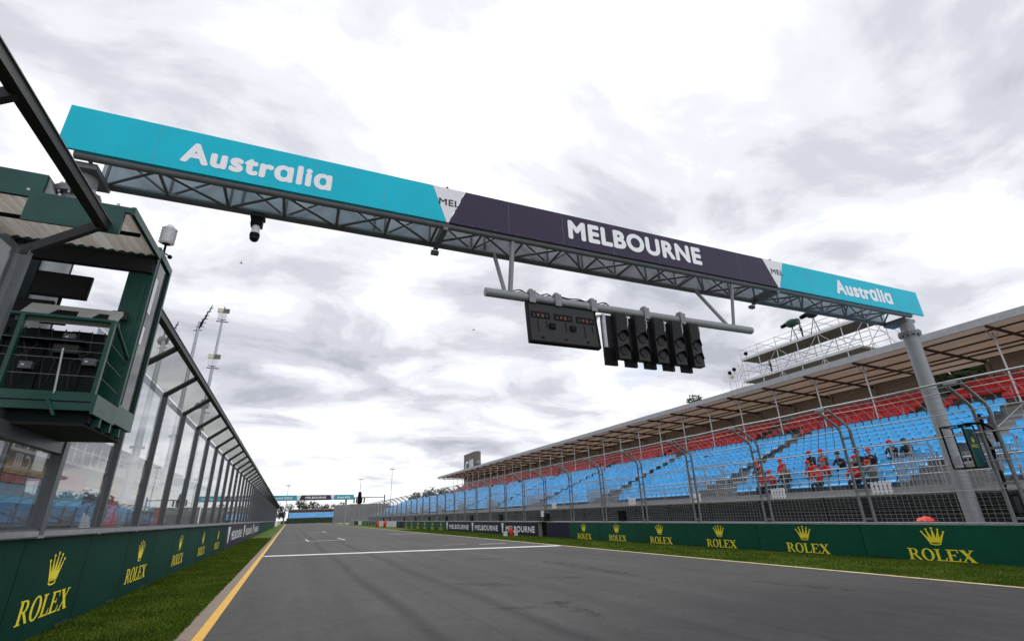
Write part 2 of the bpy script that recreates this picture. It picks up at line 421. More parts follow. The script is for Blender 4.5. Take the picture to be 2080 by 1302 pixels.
def serif_word(mb, M, x0, y0, w, h, mname):
    """the five wide roman capitals of the yellow boards, in strokes"""
    k = [0]
    def P(pts, ox, sx, holes=()):
        k[0] += 1
        MM = M @ Matrix.Translation((0, 0, .0004 * k[0]))
        f = lambda l: [(x0 + (ox + a * sx) * w, y0 + b * h) for a, b in l]
        mb.poly(f(pts), MM, mname, [f(q) for q in holes])
    def el(cx, cy, rx, ry, n=22, a0=0, a1=360): return [(cx + rx * math.cos(R(a0 + (a1 - a0) * i / (n if a1 - a0 < 360 else n))), cy + ry * math.sin(R(a0 + (a1 - a0) * i / n))) for i in range(n if a1 - a0 >= 360 else n + 1)]
    t = .06
    # R
    ox, s = 0.0, .20
    P([(.12, 0), (.34, 0), (.34, 1), (.12, 1)], ox, s); P([(0, 0), (.46, 0), (.46, t), (0, t)], ox, s); P([(0, 1 - t), (.34, 1 - t), (.34, 1), (0, 1)], ox, s)
    P([(.34, .93)] + el(.52, .72, .30, .28, 12, 80, -80) + [(.34, .44), (.34, .52)] + el(.50, .72, .13, .20, 12, -80, 80) + [(.34, 1)], ox, s) if False else None
    outer = [(.34, 1)] + el(.50, .735, .32, .265, 14, 90, -90) + [(.34, .47)]
    inner = [(.34, .93)] + el(.48, .735, .13, .195, 12, 90, -90) + [(.34, .54)]
    P(outer + inner[::-1], ox, s)
    P([(.42, .47), (.64, .47), (1.0, .05), (1.06, 0), (.82, 0)], ox, s)
    # O
    ox, s = .215, .20
    P(el(.5, .5, .5, .54), ox, s, [el(.5, .5, .27, .46)[::-1]])
    # L
    ox, s = .425, .17
    P([(.14, 0), (.40, 0), (.40, 1), (.14, 1)], ox, s); P([(0, 1 - t), (.54, 1 - t), (.54, 1), (0, 1)], ox, s); P([(0, 0), (.95, 0), (1.0, .30), (.93, .30), (.80, .08), (0, t)], ox, s)
    # E
    ox, s = .60, .19
    P([(.12, 0), (.36, 0), (.36, 1), (.12, 1)], ox, s); P([(0, 1 - t), (.80, .92), (.88, .72), (.94, .72), (.90, 1), (0, 1)], ox, s)
    P([(0, 0), (.95, 0), (1.0, .30), (.93, .30), (.82, .08), (0, t)], ox, s); P([(.36, .48), (.62, .48), (.62, .40), (.68, .40), (.68, .64), (.62, .64), (.62, .55), (.36, .55)], ox, s)
    # X
    ox, s = .795, .205
    P([(.04, 1), (.34, 1), (1.0, 0), (.70, 0)], ox, s); P([(.80, 1), (.92, 1), (.22, 0), (.10, 0)], ox, s)
    for a, b in ((0, .42), (.66, 1.0)): P([(a, 1 - t * .9), (b, 1 - t * .9), (b, 1), (a, 1)], ox, s)
    for a, b in ((0, .36), (.62, 1.06)): P([(a, 0), (b, 0), (b, t * .9), (a, t * .9)], ox, s)
def crown(mb, M, cx, y0, w, h, mname):
    k = [0]
    def P(pts, holes=()):
        k[0] += 1
        f = lambda l: [(cx + a * w, y0 + b * h) for a, b in l]
        mb.poly(f(pts), M @ Matrix.Translation((0, 0, .0004 * k[0])), mname, [f(q) for q in holes])
    el = lambda x, y, rx, ry, n=14: [(x + rx * math.cos(2 * math.pi * i / n), y + ry * math.sin(2 * math.pi * i / n)) for i in range(n)]
    P(el(0, .085, .25, .085, 18), [el(0, .095, .19, .042, 18)[::-1]])
    tips = [(-.46, .74), (-.25, .88), (0, .95), (.25, .88), (.46, .74)]
    base = [(-.25, .15), (-.14, .17), (0, .175), (.14, .17), (.25, .15)]
    pts = [(-.25, .14)]
    for i, (t, b) in enumerate(zip(tips, base)):
        pts += [(t[0] - .02, t[1]), (t[0] + .02, t[1])]
        if i < 4:
            mx = (b[0] + base[i + 1][0]) / 2; pts.append((mx * 1.12, .40))
    pts += [(.25, .14), (.12, .175), (0, .185), (-.12, .175)]
    P(pts)
    for t in tips: P(el(t[0], t[1] + .02, .055, .05, 12))

def plane(origin, ux, uy):
    ux, uy = Vector(ux).normalized(), Vector(uy).normalized(); uz = ux.cross(uy)
    return Matrix(((ux.x, uy.x, uz.x, origin[0]), (ux.y, uy.y, uz.y, origin[1]), (ux.z, uy.z, uz.z, origin[2]), (0, 0, 0, 1)))

# ------------------------------------------------------------------ ground, road, verges
XL, XR = -3.49, 16.95          # track faces of the two walls
b = MB(); b.add([(-2500, -400, -.03), (2500, -400, -.03), (2500, 4000, -.03), (-2500, 4000, -.03)], [(0, 1, 2, 3)], 'field'); struct(b, 'ground')
def strip(name, x0, x1, y0, y1, z, mname, nx=1, ny=60):
    b = MB(); vs = []; fs = []
    for j in range(ny + 1):
        y = y0 + (y1 - y0) * (j / ny) ** 2
        for i in range(nx + 1): vs.append((x0 + (x1 - x0) * i / nx, y, z))
    for j in range(ny):
        for i in range(nx):
            a = j * (nx + 1) + i; fs.append((a, a + 1, a + nx + 2, a + nx + 1))
    b.add(vs, fs, mname); return struct(b, name, fix=False)
strip('road', -1.28, 13.25, -12, 292, 0, 'asphalt', 6)
strip('verge_kerb', -1.36, -1.10, -12, 292, .006, 'verge_concrete')
strip('grass_verge', XL - .3, -1.30, -12, 292, -.006, 'turf', 6)
strip('grass_verge', 13.2, XR + .3, -12, 200, -.006, 'turf', 6)
strip('pit_road', -30, XL - .3, -20, 292, -.012, 'asphalt')
strip('paved_apron', XR + .3, 70, -20, 230, -.012, 'deck_grey')

def blades(name, x0, x1, ys, n, hmax, seed):
    rnd = random.Random(seed); b = MB(); vs = []; fs = []
    for _ in range(n):
        y = ys[0] * (ys[1] / ys[0]) ** rnd.random()
        x = x0 + (x1 - x0) * rnd.random()
        if rnd.random() < .25: x = x0 + (x1 - x0) * (rnd.random() ** .2 if rnd.random() < .5 else 1 - rnd.random() ** .2)
        h = hmax * (.45 + .7 * rnd.random()) * (.8 + .5 * noise.noise((x * 1.3, y * .8, seed)))
        a = rnd.random() * 6.283; w = .006 + .0006 * y; ca, sa = math.cos(a) * w, math.sin(a) * w
        lx, ly = (rnd.random() - .5) * h * 1.3, (rnd.random() - .5) * h * 1.3
        o = len(vs); vs += [(x - ca, y - sa, -.006), (x + ca, y + sa, -.006), (x + lx, y + ly, h)]; fs.append((o, o + 1, o + 2))
    b.add(vs, fs, 'turf_blade'); o = b.obj(name, fix=False)
    return o
tag(blades('grass', XL + .02, -1.33, (6.5, 60), 70000, .055, 3), 'mown grass strip between the pit wall and the yellow line', 'grass', kind='stuff')
tag(blades('grass', 13.24, XR - .02, (4.5, 70), 60000, .050, 5), 'mown grass strip between the road and the grandstand fence wall', 'grass', kind='stuff')

def quad_mark(name, pts, mname, z=.004):
    b = MB(); b.poly(pts, Matrix.Translation((0, 0, z)), mname); return struct(b, name)
def line_mark(name, p, q, w, mname, z=.004):
    p, q = Vector((*p, 0)), Vector((*q, 0)); d = (q - p).normalized(); s = Vector((-d.y, d.x, 0)) * w / 2
    n = 24; up_ = []; dn = []
    for i in range(n + 1):
        c = p.lerp(q, i / n); j = (random.random() - .5) * w * .10
        up_.append((c + s * (1 + j))[:2]); dn.append((c - s * (1 + (random.random() - .5) * .2))[:2])
    return quad_mark(name, up_ + dn[::-1], mname, z)
b = MB(); b.add([(-1.10, -12, .010), (-.945, -12, .010), (-.945, 292, .010), (-1.10, 292, .010)], [(0, 1, 2, 3)], 'yellow_paint'); struct(b, 'yellow_edge_line_marking', fix=False)
b = MB(); b.add([(13.0, -12, .008), (13.16, -12, .008), (13.16, 292, .008), (13.0, 292, .008)], [(0, 1, 2, 3)], 'pale_line'); struct(b, 'pale_edge_line_marking', fix=False)
line_mark('finish_line_marking', (-.93, 29.1), (13.05, 24.35), .62, 'white_paint')
line_mark('grid_box_marking', (1.62, 45.9), (4.5, 45.4), .22, 'white_paint')
line_mark('grid_box_marking', (1.68, 46.0), (1.58, 50.2), .16, 'worn_white', .0045)
line_mark('grid_box_marking', (4.45, 45.5), (4.30, 50.5), .16, 'worn_white', .0045)
line_mark('grid_box_marking', (-.2, 45.2), (1.4, 45.7), .20, 'worn_orange')
line_mark('grid_box_marking', (2.6, 76.0), (4.9, 74.8), .30, 'worn_white')
line_mark('grid_box_marking', (4.8, 75.2), (4.6, 80), .20, 'worn_white', .0045)
line_mark('grid_box_marking', (9.8, 55.9), (13.0, 52.0), .25, 'worn_white')
line_mark('grid_box_marking', (8.5, 30.4), (9.9, 30.1), .22, 'worn_orange')
line_mark('grid_box_marking', (10.4, 29.3), (11.8, 28.7), .26, 'worn_white')
def skid(p, q, w, k):
    """old rubber smear: ragged sheet on the asphalt"""
    p, q = Vector(p), Vector(q); d = (q - p).normalized(); s = Vector((-d.y, d.x)); n = 22; a_ = []; b_ = []
    for i in range(n + 1):
        c = p.lerp(q, i / n); t = math.sin(math.pi * i / n) ** .5 * w / 2
        a_.append(tuple(c + s * t * (.6 + .8 * random.random()))); b_.append(tuple(c - s * t * (.6 + .8 * random.random())))
    quad_mark('road_stain_marking', a_ + b_[::-1], 'stain', .003 + .0004 * k)
def stain_mat():
    m = bpy.data.materials.new('stain'); m.use_nodes = True; t = m.node_tree
    bs = t.nodes['Principled BSDF']; bs.inputs['Base Color'].default_value = (.022, .022, .026, 1); bs.inputs['Roughness'].default_value = .8
    tcn = N(t, 'ShaderNodeTexCoord')
    f = ramp(t, noise_node(t, tcn.outputs['Object'], 4.5, 6, .7, .3, scl=(1, .6, 1)), [(.42, 0.0), (.72, .75)], 'LINEAR')
    t.links.new(f, bs.inputs['Alpha']); MATS['stain'] = m
stain_mat()
for k, a in enumerate([((8.5, 17.5), (8.55, 11.2), .5), ((4.6, 9.5), (5.4, 9.3), .35), ((4.95, 9.6), (4.8, 7.6), .35), ((3.6, 9.5), (4.5, 9.15), .3),
                       ((4.0, 13.3), (5.4, 12.0), .5), ((2.0, 8.45), (2.2, 8.3), .12), ((6.4, 13.0), (7.4, 12.4), .4), ((10, 9.5), (10.4, 7.2), .35), ((6.5, 20), (8, 19.2), .6)]):
    skid(a[0], a[1], a[2], k)

# ------------------------------------------------------------------ advertising boards
def board_mesh(L, z0, z1, facing, kind, print_=True):
    """board of length L standing on the line x = 0 (local), printed on the face that looks to +x (facing 1) or -x (-1)"""
    b = MB(); t = .05
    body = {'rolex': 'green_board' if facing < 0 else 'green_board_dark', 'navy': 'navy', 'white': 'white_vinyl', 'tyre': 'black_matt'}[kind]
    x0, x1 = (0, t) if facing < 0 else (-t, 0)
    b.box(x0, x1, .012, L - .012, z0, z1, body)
    if kind == 'rolex': b.box(*((-.012, -.002) if facing < 0 else (.002, .012)), L - .75, L - .12, z0, z0 + .055, 'black_matt')
    if facing < 0: M = plane((-.003, L, 0), (0, -1, 0), (0, 0, 1))      # seen from the track: u runs towards the camera
    else: M = plane((.003, 0, 0), (0, 1, 0), (0, 0, 1))
    return b, M
pit_wall = MB()
pit_wall.box(XL - .42, XL - .055, -12, 292, -.05, 1.46, 'concrete')
tag(pit_wall.obj('pit_wall'), 'long low concrete pit wall under the glass fence, faced with green boards', 'wall')
bd = {}
ORD = ['nearest', 'second', 'third', 'fourth', 'fifth', 'sixth', 'seventh', 'eighth']
def left_board(y0, y1, kind, logo, label, text=None, bold=.05):
    key = (kind, logo, round(y1 - y0, 2), text)
    if key not in bd:
        b, M = board_mesh(y1 - y0, .0, 1.46, 1, kind)
        L = y1 - y0
        if logo == 'crown':
            serif_word(b, M, L * .5 - .95, .27, 1.9, .33, 'yellow_print'); crown(b, M, L * .5, .72, .62, .50, 'yellow_print')
        if text:
            put_text(b, text, M, L * .26, L * .92, .45, 1.05, 'print_white', bold)
            b.poly([(L * .06, 1.32), (L * .17, 1.32), (L * .13, .35), (L * .10, .35)], M, 'print_white')
        bd[key] = b.mesh('advertising_board')
    o = bpy.data.objects.new('advertising_board', bd[key]); col.objects.link(o); o.location = (XL, y0, 0)
    return tag(o, label, 'advertising board', 'boards along the pit wall')
ys = [4.35, 7.15, 9.95, 12.72, 15.49, 18.26, 21.03, 23.8, 26.57, 29.34, 32.11, 34.88, 37.65]
k = 0
for i in range(len(ys) - 1):
    logo = i >= 2 and i % 2 == 0
    if logo:
        lab = ['largest yellow crown board, nearest on the pit wall', 'second yellow crown board along the pit wall', 'third yellow crown board along the pit wall', 'fourth yellow crown board along the pit wall', 'fifth yellow crown board, last before the navy ones'][k]; k += 1
    else:
        if i < 2: lab = 'plain dark green board before the largest crown board on the pit wall' if i == 1 else 'plain dark green board at the near left edge of the pit wall'
        else: lab = 'plain dark green board after the %s crown board on the pit wall' % ['nearest', 'second', 'third', 'fourth', 'fifth'][k - 1]
    left_board(ys[i], ys[i + 1], 'rolex', 'crown' if logo else None, lab)
y = ys[-1]
for i in range(3): left_board(y, y + 13, 'navy', None, 'navy board with white lettering on the pit wall, %s of three' % ['nearest', 'middle', 'farthest'][i], 'MELBOURNE'); y += 13
for i in range(6): left_board(y, y + 15, 'rolex', None, 'plain green board far along the pit wall beyond the navy boards'); y += 15
for i in range(3): left_board(y, y + 12, 'white', None, 'small white board at the far end of the pit wall'); y += 12

fence_wall = MB()
fence_wall.box(XR + .055, XR + .50, -12, 33.55, -.05, .955, 'concrete'); fence_wall.box(XR + .055, XR + .50, 34.95, 166, -.05, .955, 'concrete')
tag(fence_wall.obj('trackside_wall'), 'low concrete wall carrying the wire fence on the grandstand side', 'wall')
br = {}
def right_board(y0, y1, kind, label, logo=False, text=None, off=0.0):
    key = (kind, logo, round(y1 - y0, 2), text, round(off, 2))
    L = y1 - y0
    if key not in br:
        b, M = board_mesh(L, .0, .955, -1, kind)
        if logo:
            c = L * .5 + off
            serif_word(b, M, c - .82, .03, 1.64, .30, 'yellow_print'); crown(b, M, c - .02, .43, .60, .46, 'yellow_print')
        if text:
            put_text(b, text, M, L * .17, L * .93, .22, .68, 'print_white', .05)
            b.poly([(L * .035, .88), (L * .105, .88), (L * .085, .1), (L * .06, .1)], M, 'print_white')
        b.box(-.004, .30, .0, L, .957, 1.0, 'galv')
        br[key] = b.mesh('advertising_board')
    o = bpy.data.objects.new('advertising_board', br[key]); col.objects.link(o); o.location = (XR, y0, 0)
    return tag(o, label, 'advertising board', 'boards along the grandstand side')
cs = [9.15, 13.25, 17.25, 21.15, 24.85, 28.4]
bs_ = [7.1, 11.2, 15.25, 19.2, 23.0, 26.6, 30.25]
right_board(2.9, 7.1, 'rolex', 'plain green board at the near right edge of the grandstand wall')
rl = ['largest yellow crown board on the grandstand wall, behind the pillar foot', 'second yellow crown board from the right on the grandstand wall', 'third yellow crown board from the right on the grandstand wall',
      'fourth yellow crown board from the right on the grandstand wall', 'fifth yellow crown board from the right, under the black light panel', 'sixth yellow crown board, beside the blank navy board']
for i in range(6): right_board(bs_[i], bs_[i + 1], 'rolex', rl[i], True, off=-(cs[i] - (bs_[i] + bs_[i + 1]) / 2))
right_board(30.25, 33.5, 'navy', 'blank navy board between the crown boards and the dark wall gap')
for i, (a, c) in enumerate(((34.95, 42.4), (42.4, 50.4), (50.4, 59.6))):
    right_board(a, c, 'navy', ['navy board with white lettering behind the red extinguisher', 'middle of three navy lettered boards on the grandstand wall', 'farthest of three navy lettered boards on the grandstand wall'][i], text='MELBOURNE')
for i in range(6): right_board(59.6 + 4.05 * i, 59.6 + 4.05 * (i + 1), 'rolex', 'small far green crown board beyond the navy lettered boards', True)
right_board(83.9, 86.9, 'tyre', 'black tyre stack board beyond the far green boards')
right_board(86.9, 90, 'navy', 'short blank navy board beside the far black tyre board')
for i in range(3): right_board(90 + 7 * i, 97 + 7 * i, 'white', 'far white board on the grandstand wall before the last green ones')
for i in range(5): right_board(111 + 5 * i, 116 + 5 * i, 'rolex', 'last tiny green crown board at the far end of the grandstand wall', True)
right_board(136, 143, 'white', 'last white board at the far end of the grandstand wall')
right_board(143, 152, 'tyre', 'farthest black tyre board at the end of the grandstand wall')
b = MB(); b.box(XR + .35, XR + .8, 33.6, 34.9, 0, 1.5, 'black_matt'); b.box(XR + .3, XR + .35, 33.6, 34.9, 1.5, 1.6, 'galv_dark'); b.box(XR + .30, XR + .349, 33.75, 34.75, .1, 1.42, 'black')
tag(b.obj('marshal_gate'), 'black marshal gate closing the gap in the grandstand wall', 'gate')

# ------------------------------------------------------------------ glass debris fence over the pit wall
fence = empty('glass_fence', (XL - .2, 0, 1.46), 'tall glass debris fence with inward hood on the pit wall', 'fence')
FX, FZ = -.15, 1.46                 # local x of glass plane (world XL-.35+... ), base height
px_ = .20                           # posts stand at world x = XL (local .2)
def lp(x, y, z): return (x - (XL - .2), y, z - 1.46)
ZK, XT, ZT = 4.88, -2.82, 5.42
fy = [2.15, 4.95, 7.35]
yy = 12.85
while yy < 170: fy.append(yy); yy += 2.80
def make_post(full=True):
    b = MB()
    if full:
        b.bar((0, 0, 0), (0, 0, ZK - 1.46), .085, .13, 'frame_grey', (1, 0, 0))
        b.box(-.075, .075, -.09, .09, 0, .03, 'galv')
    return b
post_me = make_post().mesh('post')
a_ = MB(); a_.bar((0, 0, 0), (XT - XL, 0, ZT - ZK), .085, .11, 'charcoal'); a_.box(-.05, .05, -.05, .05, -.07, .06, 'charcoal'); arm_me = a_.mesh('arm')
sl_ = MB(); sl_.bar((.045, 0, .05), (.045, 0, ZK - 1.52), .02, .03, 'galv', (1, 0, 0)); strip_me = sl_.mesh('glazing_strip')
pane_cache = {}
def pane_mesh(L, z0, z1):
    k_ = (round(L, 2), round(z0, 2), round(z1, 2))
    if k_ not in pane_cache:
        b = MB(); b.box(-.004, .004, .05, L - .05, z0, z1, 'pane'); pane_cache[k_] = b.mesh('glass_pane')
    return pane_cache[k_]
hood_cache = {}
def hood_mesh(L):
    k_ = round(L, 2)
    if k_ not in hood_cache:
        b = MB(); d = Vector((XT - XL, 0, ZT - ZK)); n = Vector((-d.z, 0, d.x)).normalized() * .004
        vs = []
        for y_ in (.05, L - .05):
            for q in (Vector((0, 0, 0)), d):
                for s_ in (-1, 1): vs.append(q + n * s_ + Vector((0, y_, .02)))
        b.add(vs, [(0, 1, 3, 2), (4, 6, 7, 5), (0, 4, 5, 1), (2, 3, 7, 6), (0, 2, 6, 4), (1, 5, 7, 3)], 'pane_hood'); hood_cache[k_] = b.mesh('hood_pane')
    return hood_cache[k_]
def link(name, me, parent, loc):
    o = bpy.data.objects.new(name, me); col.objects.link(o); o.parent = parent; o.location = loc; return o
for i, y_ in enumerate(fy):
    p = link('post', post_me, fence, lp(XL, y_, 1.46))
    link('arm', arm_me, p, (0, 0, ZK - 1.46))
    link('glazing_strip', strip_me, p, (0, 0, 0))
    if i + 1 < len(fy) and y_ != 7.35:
        L = fy[i + 1] - y_
        link('glass_pane', pane_mesh(L, .14, ZK - 1.46), fence, lp(XL - .02, y_, 1.46))
        if y_ > 8: link('hood_pane', hood_mesh(L), fence, lp(XL, y_, ZK))
b = MB(); b.bar((0, 0, 0), (0, 0, 1.42), .16, .16, 'frame_grey', (1, 0, 0)); b.box(-.09, .09, -.1, .1, 0, .04, 'galv'); tag(b.obj('post', fence, lp(XL, 10.15, 1.46)), 'short thick grey post under the green booth')
for y0_, y1_, zt in ((7.35, 10.15, 2.70), (10.15, 12.85, ZK)):
    b = MB(); b.box(-.004, .004, .08, y1_ - y0_ - .06, .14, (zt - 1.46), 'pane'); b.obj('glass_pane', fence, lp(XL - .02, y0_, 1.46))
link('hood_pane', hood_mesh(2.72), fence, lp(XL, 10.13, ZK))
b = MB(); b.bar((0, 7.40, 0), (0, 10.07, 0), .12, .20, 'frame_grey'); b.obj('header_rail', fence, lp(XL, 0, 2.78))
b = MB(); b.box(-.004, .004, 7.43, 10.05, .11, .26, 'pane'); b.obj('glass_pane', fence, lp(XL - .02, 0, 2.78))
for y0_, y1_ in ((-6, 7.42), (9.95, 170)):
    b = MB(); b.bar((0, y0_, 0), (0, y1_, 0), .12, .12, 'charcoal'); b.bar((0, y0_, .066), (0, y1_, .066), .15, .012, 'galv_dark'); b.obj('top_rail', fence, lp(XT, 0, ZT))
b = MB(); b.box(-.10, .06, -6, 170, .0, .13, 'frame_grey'); b.box(.062, .075, -6, 170, .02, .10, 'galv'); b.obj('bottom_rail', fence, lp(XL, 0, 1.462))

# ------------------------------------------------------------------ start gantry
GL = 26.75
ang = math.atan2(-.30, GL)
gantry = empty('start_gantry', (-4.9, 10.05, 0), 'start gantry spanning the track with teal and dark purple sign panels', 'gantry', ang)
ZB, ZTp = 8.30, 9.30
M = plane((0, -.060, 0), (1, 0, 0), (0, 0, 1))          # local front face, looks to -y
def sign(name, quad, mname, texts=()):
    b = MB(); b.prism(quad, 'y', -.056, 0, mname)
    u0, u1 = min(q[0] for q in quad), max(q[0] for q in quad); ns = int((u1 - u0) / 1.83)
    for k in range(1, ns + 1):                   # sheet joints and their rivets
        x_ = u0 + (u1 - u0) * k / (ns + 1); b.box(x_ - .0025, x_ + .0025, -.0575, -.0562, ZB, ZTp, 'galv_dark')
    for k in range(int((u1 - u0 - 1.2) / .61)):
        for z_ in (ZB + .04, ZTp - .05): b.box(u0 + .6 + k * .61 - .009, u0 + .6 + k * .61 + .009, -.0585, -.0563, z_ - .009, z_ + .009, 'galv_dark')
    for body, x0, x1, z0, z1, mm, bold in texts: put_text(b, body, M, x0, x1, z0, z1, mm, bold)
    return b.obj(name, gantry)
j = [(7.21, 7.58), (8.07, 7.65), (18.43, 18.88), (19.39, 18.97)]    # (top u, bottom u) of the joints
sign('sign_panel', [(0, ZB), (j[0][1], ZB), (j[0][0], ZTp), (0, ZTp)], 'teal', [('Austrɑliɑ', 1.95, 4.88, ZB + .20, ZB + .72, 'print_white', .06)])['label'] = 'left teal sign panel'
sign('sign_panel', [(j[0][1] + .01, ZB), (j[1][1] - .01, ZB), (j[1][0] - .01, ZTp), (j[0][0] + .01, ZTp)], 'white_vinyl', [('MEL', 7.38, 7.92, ZB + .48, ZB + .67, 'ink', .03)])['label'] = 'left white sign wedge'
sign('sign_panel', [(j[1][1], ZB), (j[2][1], ZB), (j[2][0], ZTp), (j[1][0], ZTp)], 'purple', [('MELBOURNE', 11.02, 15.72, ZB + .24, ZB + .85, 'print_white', .06)])['label'] = 'dark purple sign panel'
sign('sign_panel', [(j[2][1] + .01, ZB), (j[3][1] - .01, ZB), (j[3][0] - .01, ZTp), (j[2][0] + .01, ZTp)], 'white_vinyl', [('MEL', 18.72, 19.28, ZB + .48, ZB + .67, 'ink', .03)])['label'] = 'right white sign wedge'
sign('sign_panel', [(j[3][1], ZB), (GL, ZB), (GL, ZTp), (j[3][0], ZTp)], 'teal', [('Austrɑliɑ', 21.85, 25.0, ZB + .22, ZB + .80, 'print_white', .06)])['label'] = 'right teal sign panel'
b = MB(); b.box(.3, GL - .3, 1.13, 1.18, ZB - .02, ZTp, 'sheet_grey')
for q in range(1, 9): b.box(q * 3 - .03, q * 3 + .03, 1.10, 1.128, ZB, ZTp - .02, 'truss_grey')
b.obj('rear_panel', gantry)
b = MB()
for (y_, z_) in ((.10, ZB - .02), (1.02, ZB - .04), (.10, ZTp - .12), (1.02, ZTp - .12)):
    b.tube([(.25, y_, z_), (GL - .6, y_, z_)], .085 if z_ < 9 else .06, 'truss_grey', 12)
n = 22; st = (GL - 1.2) / n
for i in range(n + 1):
    x_ = .45 + st * i
    b.tube([(x_, .10, ZB - .03), (x_, 1.02, ZB - .05)], .035, 'truss_grey', 6)
    for y_ in (.10, 1.02): b.tube([(x_, y_, ZB), (x_, y_, ZTp - .15)], .03, 'truss_grey', 6)
    b.tube([(x_, .10, ZTp - .15), (x_, 1.02, ZTp - .15)], .028, 'truss_grey', 6)
    if i < n:
        a0, a1 = (.10, 1.02) if i % 2 else (1.02, .10)
        b.tube([(x_, a0, ZB - .03), (x_ + st, a1, ZB - .04)], .032, 'truss_grey', 6)
        b.tube([(x_, 1.02, ZB if i % 2 else ZTp - .15), (x_ + st, 1.02, ZTp - .15 if i % 2 else ZB)], .028, 'truss_grey', 6)
        b.tube([(x_, .14, ZB if i % 2 else ZTp - .15), (x_ + st, .14, ZTp - .15 if i % 2 else ZB)], .028, 'truss_grey', 6)
        b.tube([(x_, a1, ZTp - .15), (x_ + st, a0, ZTp - .15)], .025, 'truss_grey', 6)
for x_ in (7.6, 18.95):
    b.box(x_ - .06, x_ + .06, .04, 1.09, ZB - .16, ZB + .1, 'truss_grey'); b.box(x_ - .1, x_ + .1, 1.10, 1.22, ZB - .26, ZB - .16, 'truss_grey')
b.obj('truss', gantry)
def pillar(u, v, r):
    b = MB(); b.tube([(u, v, 0), (u, v, 7.55)], r, 'gantry_grey', 28); b.tube([(u, v, 0), (u, v, .06)], r + .16, 'gantry_grey', 28)
    p = b.obj('pillar', gantry)
    f = MB(); f.tube([(u, v, 7.55), (u, v, 7.68)], r + .12, 'truss_grey', 28)
    for q in range(12): f.tube([(u + (r + .08) * math.cos(q * .5236), v + (r + .08) * math.sin(q * .5236), 7.5), (u + (r + .08) * math.cos(q * .5236), v + (r + .08) * math.sin(q * .5236), 7.73)], .025, 'galv', 6)
    f.tube([(u, v, 7.68), (u, v, 8.17)], r * .95, 'gantry_grey', 28); f.obj('flange', p)
    c = MB(); c.box(u - .30, u + .30, .18, 1.0, 8.08, 8.20, 'truss_grey'); c.obj('cap_plate', p)
pillar(26.2, .36, .245); pillar(.30, .56, .25)
# signal boom and its hangers
ZBm, YB = 6.80, .42
b = MB(); b.tube([(8.75, YB, ZBm), (17.75, YB, ZBm)], .115, 'gantry_grey', 18); b.obj('boom', gantry)
for x_, dx in ((9.42, -.20), (17.0, -.75)):
    b = MB(); b.tube([(x_, .12, ZB), (x_, YB - .02, ZBm)], .065 if dx > -.5 else .05, 'gantry_grey', 12); b.tube([(x_ + dx, 1.0, ZB), (x_ - .10, YB + .03, ZBm)], .055, 'gantry_grey', 12); b.obj('hanger', gantry)
for q, x_ in enumerate((10.0, 10.75, 11.85, 13.6, 14.9)):
    b = MB(); b.box(x_ - .09, x_ + .09, YB - .15, YB + .15, ZBm - .17, ZBm + .17, 'galv_dark'); b.box(x_ - .05, x_ + .05, YB - .08, YB + .08, ZBm + .17, ZBm + .24, 'galv_dark'); b.obj('clamp', gantry)
b = MB(); pts = []
for q in range(40): pts.append((9.45 + q * .075, YB - .02 + .03 * math.sin(q * 1.3), ZBm + .13 + .05 * math.sin(q * .55) ** 2))
b.tube([(9.44, .3, 7.4), (9.43, YB - .1, 7.0)] + pts, .016, 'black', 6); b.tube([(p[0] + .1, p[1] + .05, p[2] - .01) for p in pts], .014, 'black', 6); b.obj('cable', gantry)
Gw = gantry.matrix_world
def gpt(u, v, z):
    c, s = math.cos(ang), math.sin(ang); return (-4.9 + u * c - v * s, 10.05 + u * s + v * c, z)
# left display panel on the boom
disp = empty('display_panel', gpt(10.85, YB - .05, ZBm - .15), 'black rectangular display panel hanging on the left half of the boom', 'display panel', ang)
W2, Hh = 1.0, 1.12
b = MB()
b.box(-W2, W2, -.05, .05, -Hh, 0.02, 'charcoal')
for z_ in (-Hh, 0): b.box(-W2 - .015, W2 + .015, -.075, .075, z_ - .02, z_ + .02, 'black')
for x_ in (-W2, W2): b.box(x_ - .018, x_ + .018, -.072, .072, -Hh + .021, -.021, 'black')
for q in range(3):
    cx_ = -.66 + q * .66; b.box(cx_ - .27, cx_ + .27, -.056, -.051, -.46, -.27, 'black')
    for r_ in range(4): b.box(cx_ - .22 + r_ * .12, cx_ - .15 + r_ * .12, -.066, -.057, -.43 + .02 * (r_ % 2), -.33, 'dark_red' if r_ in (1, 2) else 'charcoal')
for x_ in (-.35, .25): b.box(x_ - .08, x_ + .08, -.10, -.051, -.72, -.58, 'black')
for x_ in (-.75, -.5, .05, .6, .85): b.box(x_ - .01, x_ + .01, -.058, -.051, -.80 + .1 * math.sin(x_ * 9), -.50, 'black')
for x_ in (-.65, 0, .65): b.box(x_ - .04, x_ + .04, -.058, -.051, -1.02, -.97, 'black')
b.obj('panel_body', disp)
b = MB()
for x_ in (-.85, -.1, .85): b.box(x_ - .05, x_ + .05, -.06, .10, .02, .12, 'galv_dark')
b.obj('bracket', disp); disp.rotation_euler.x = R(-7)
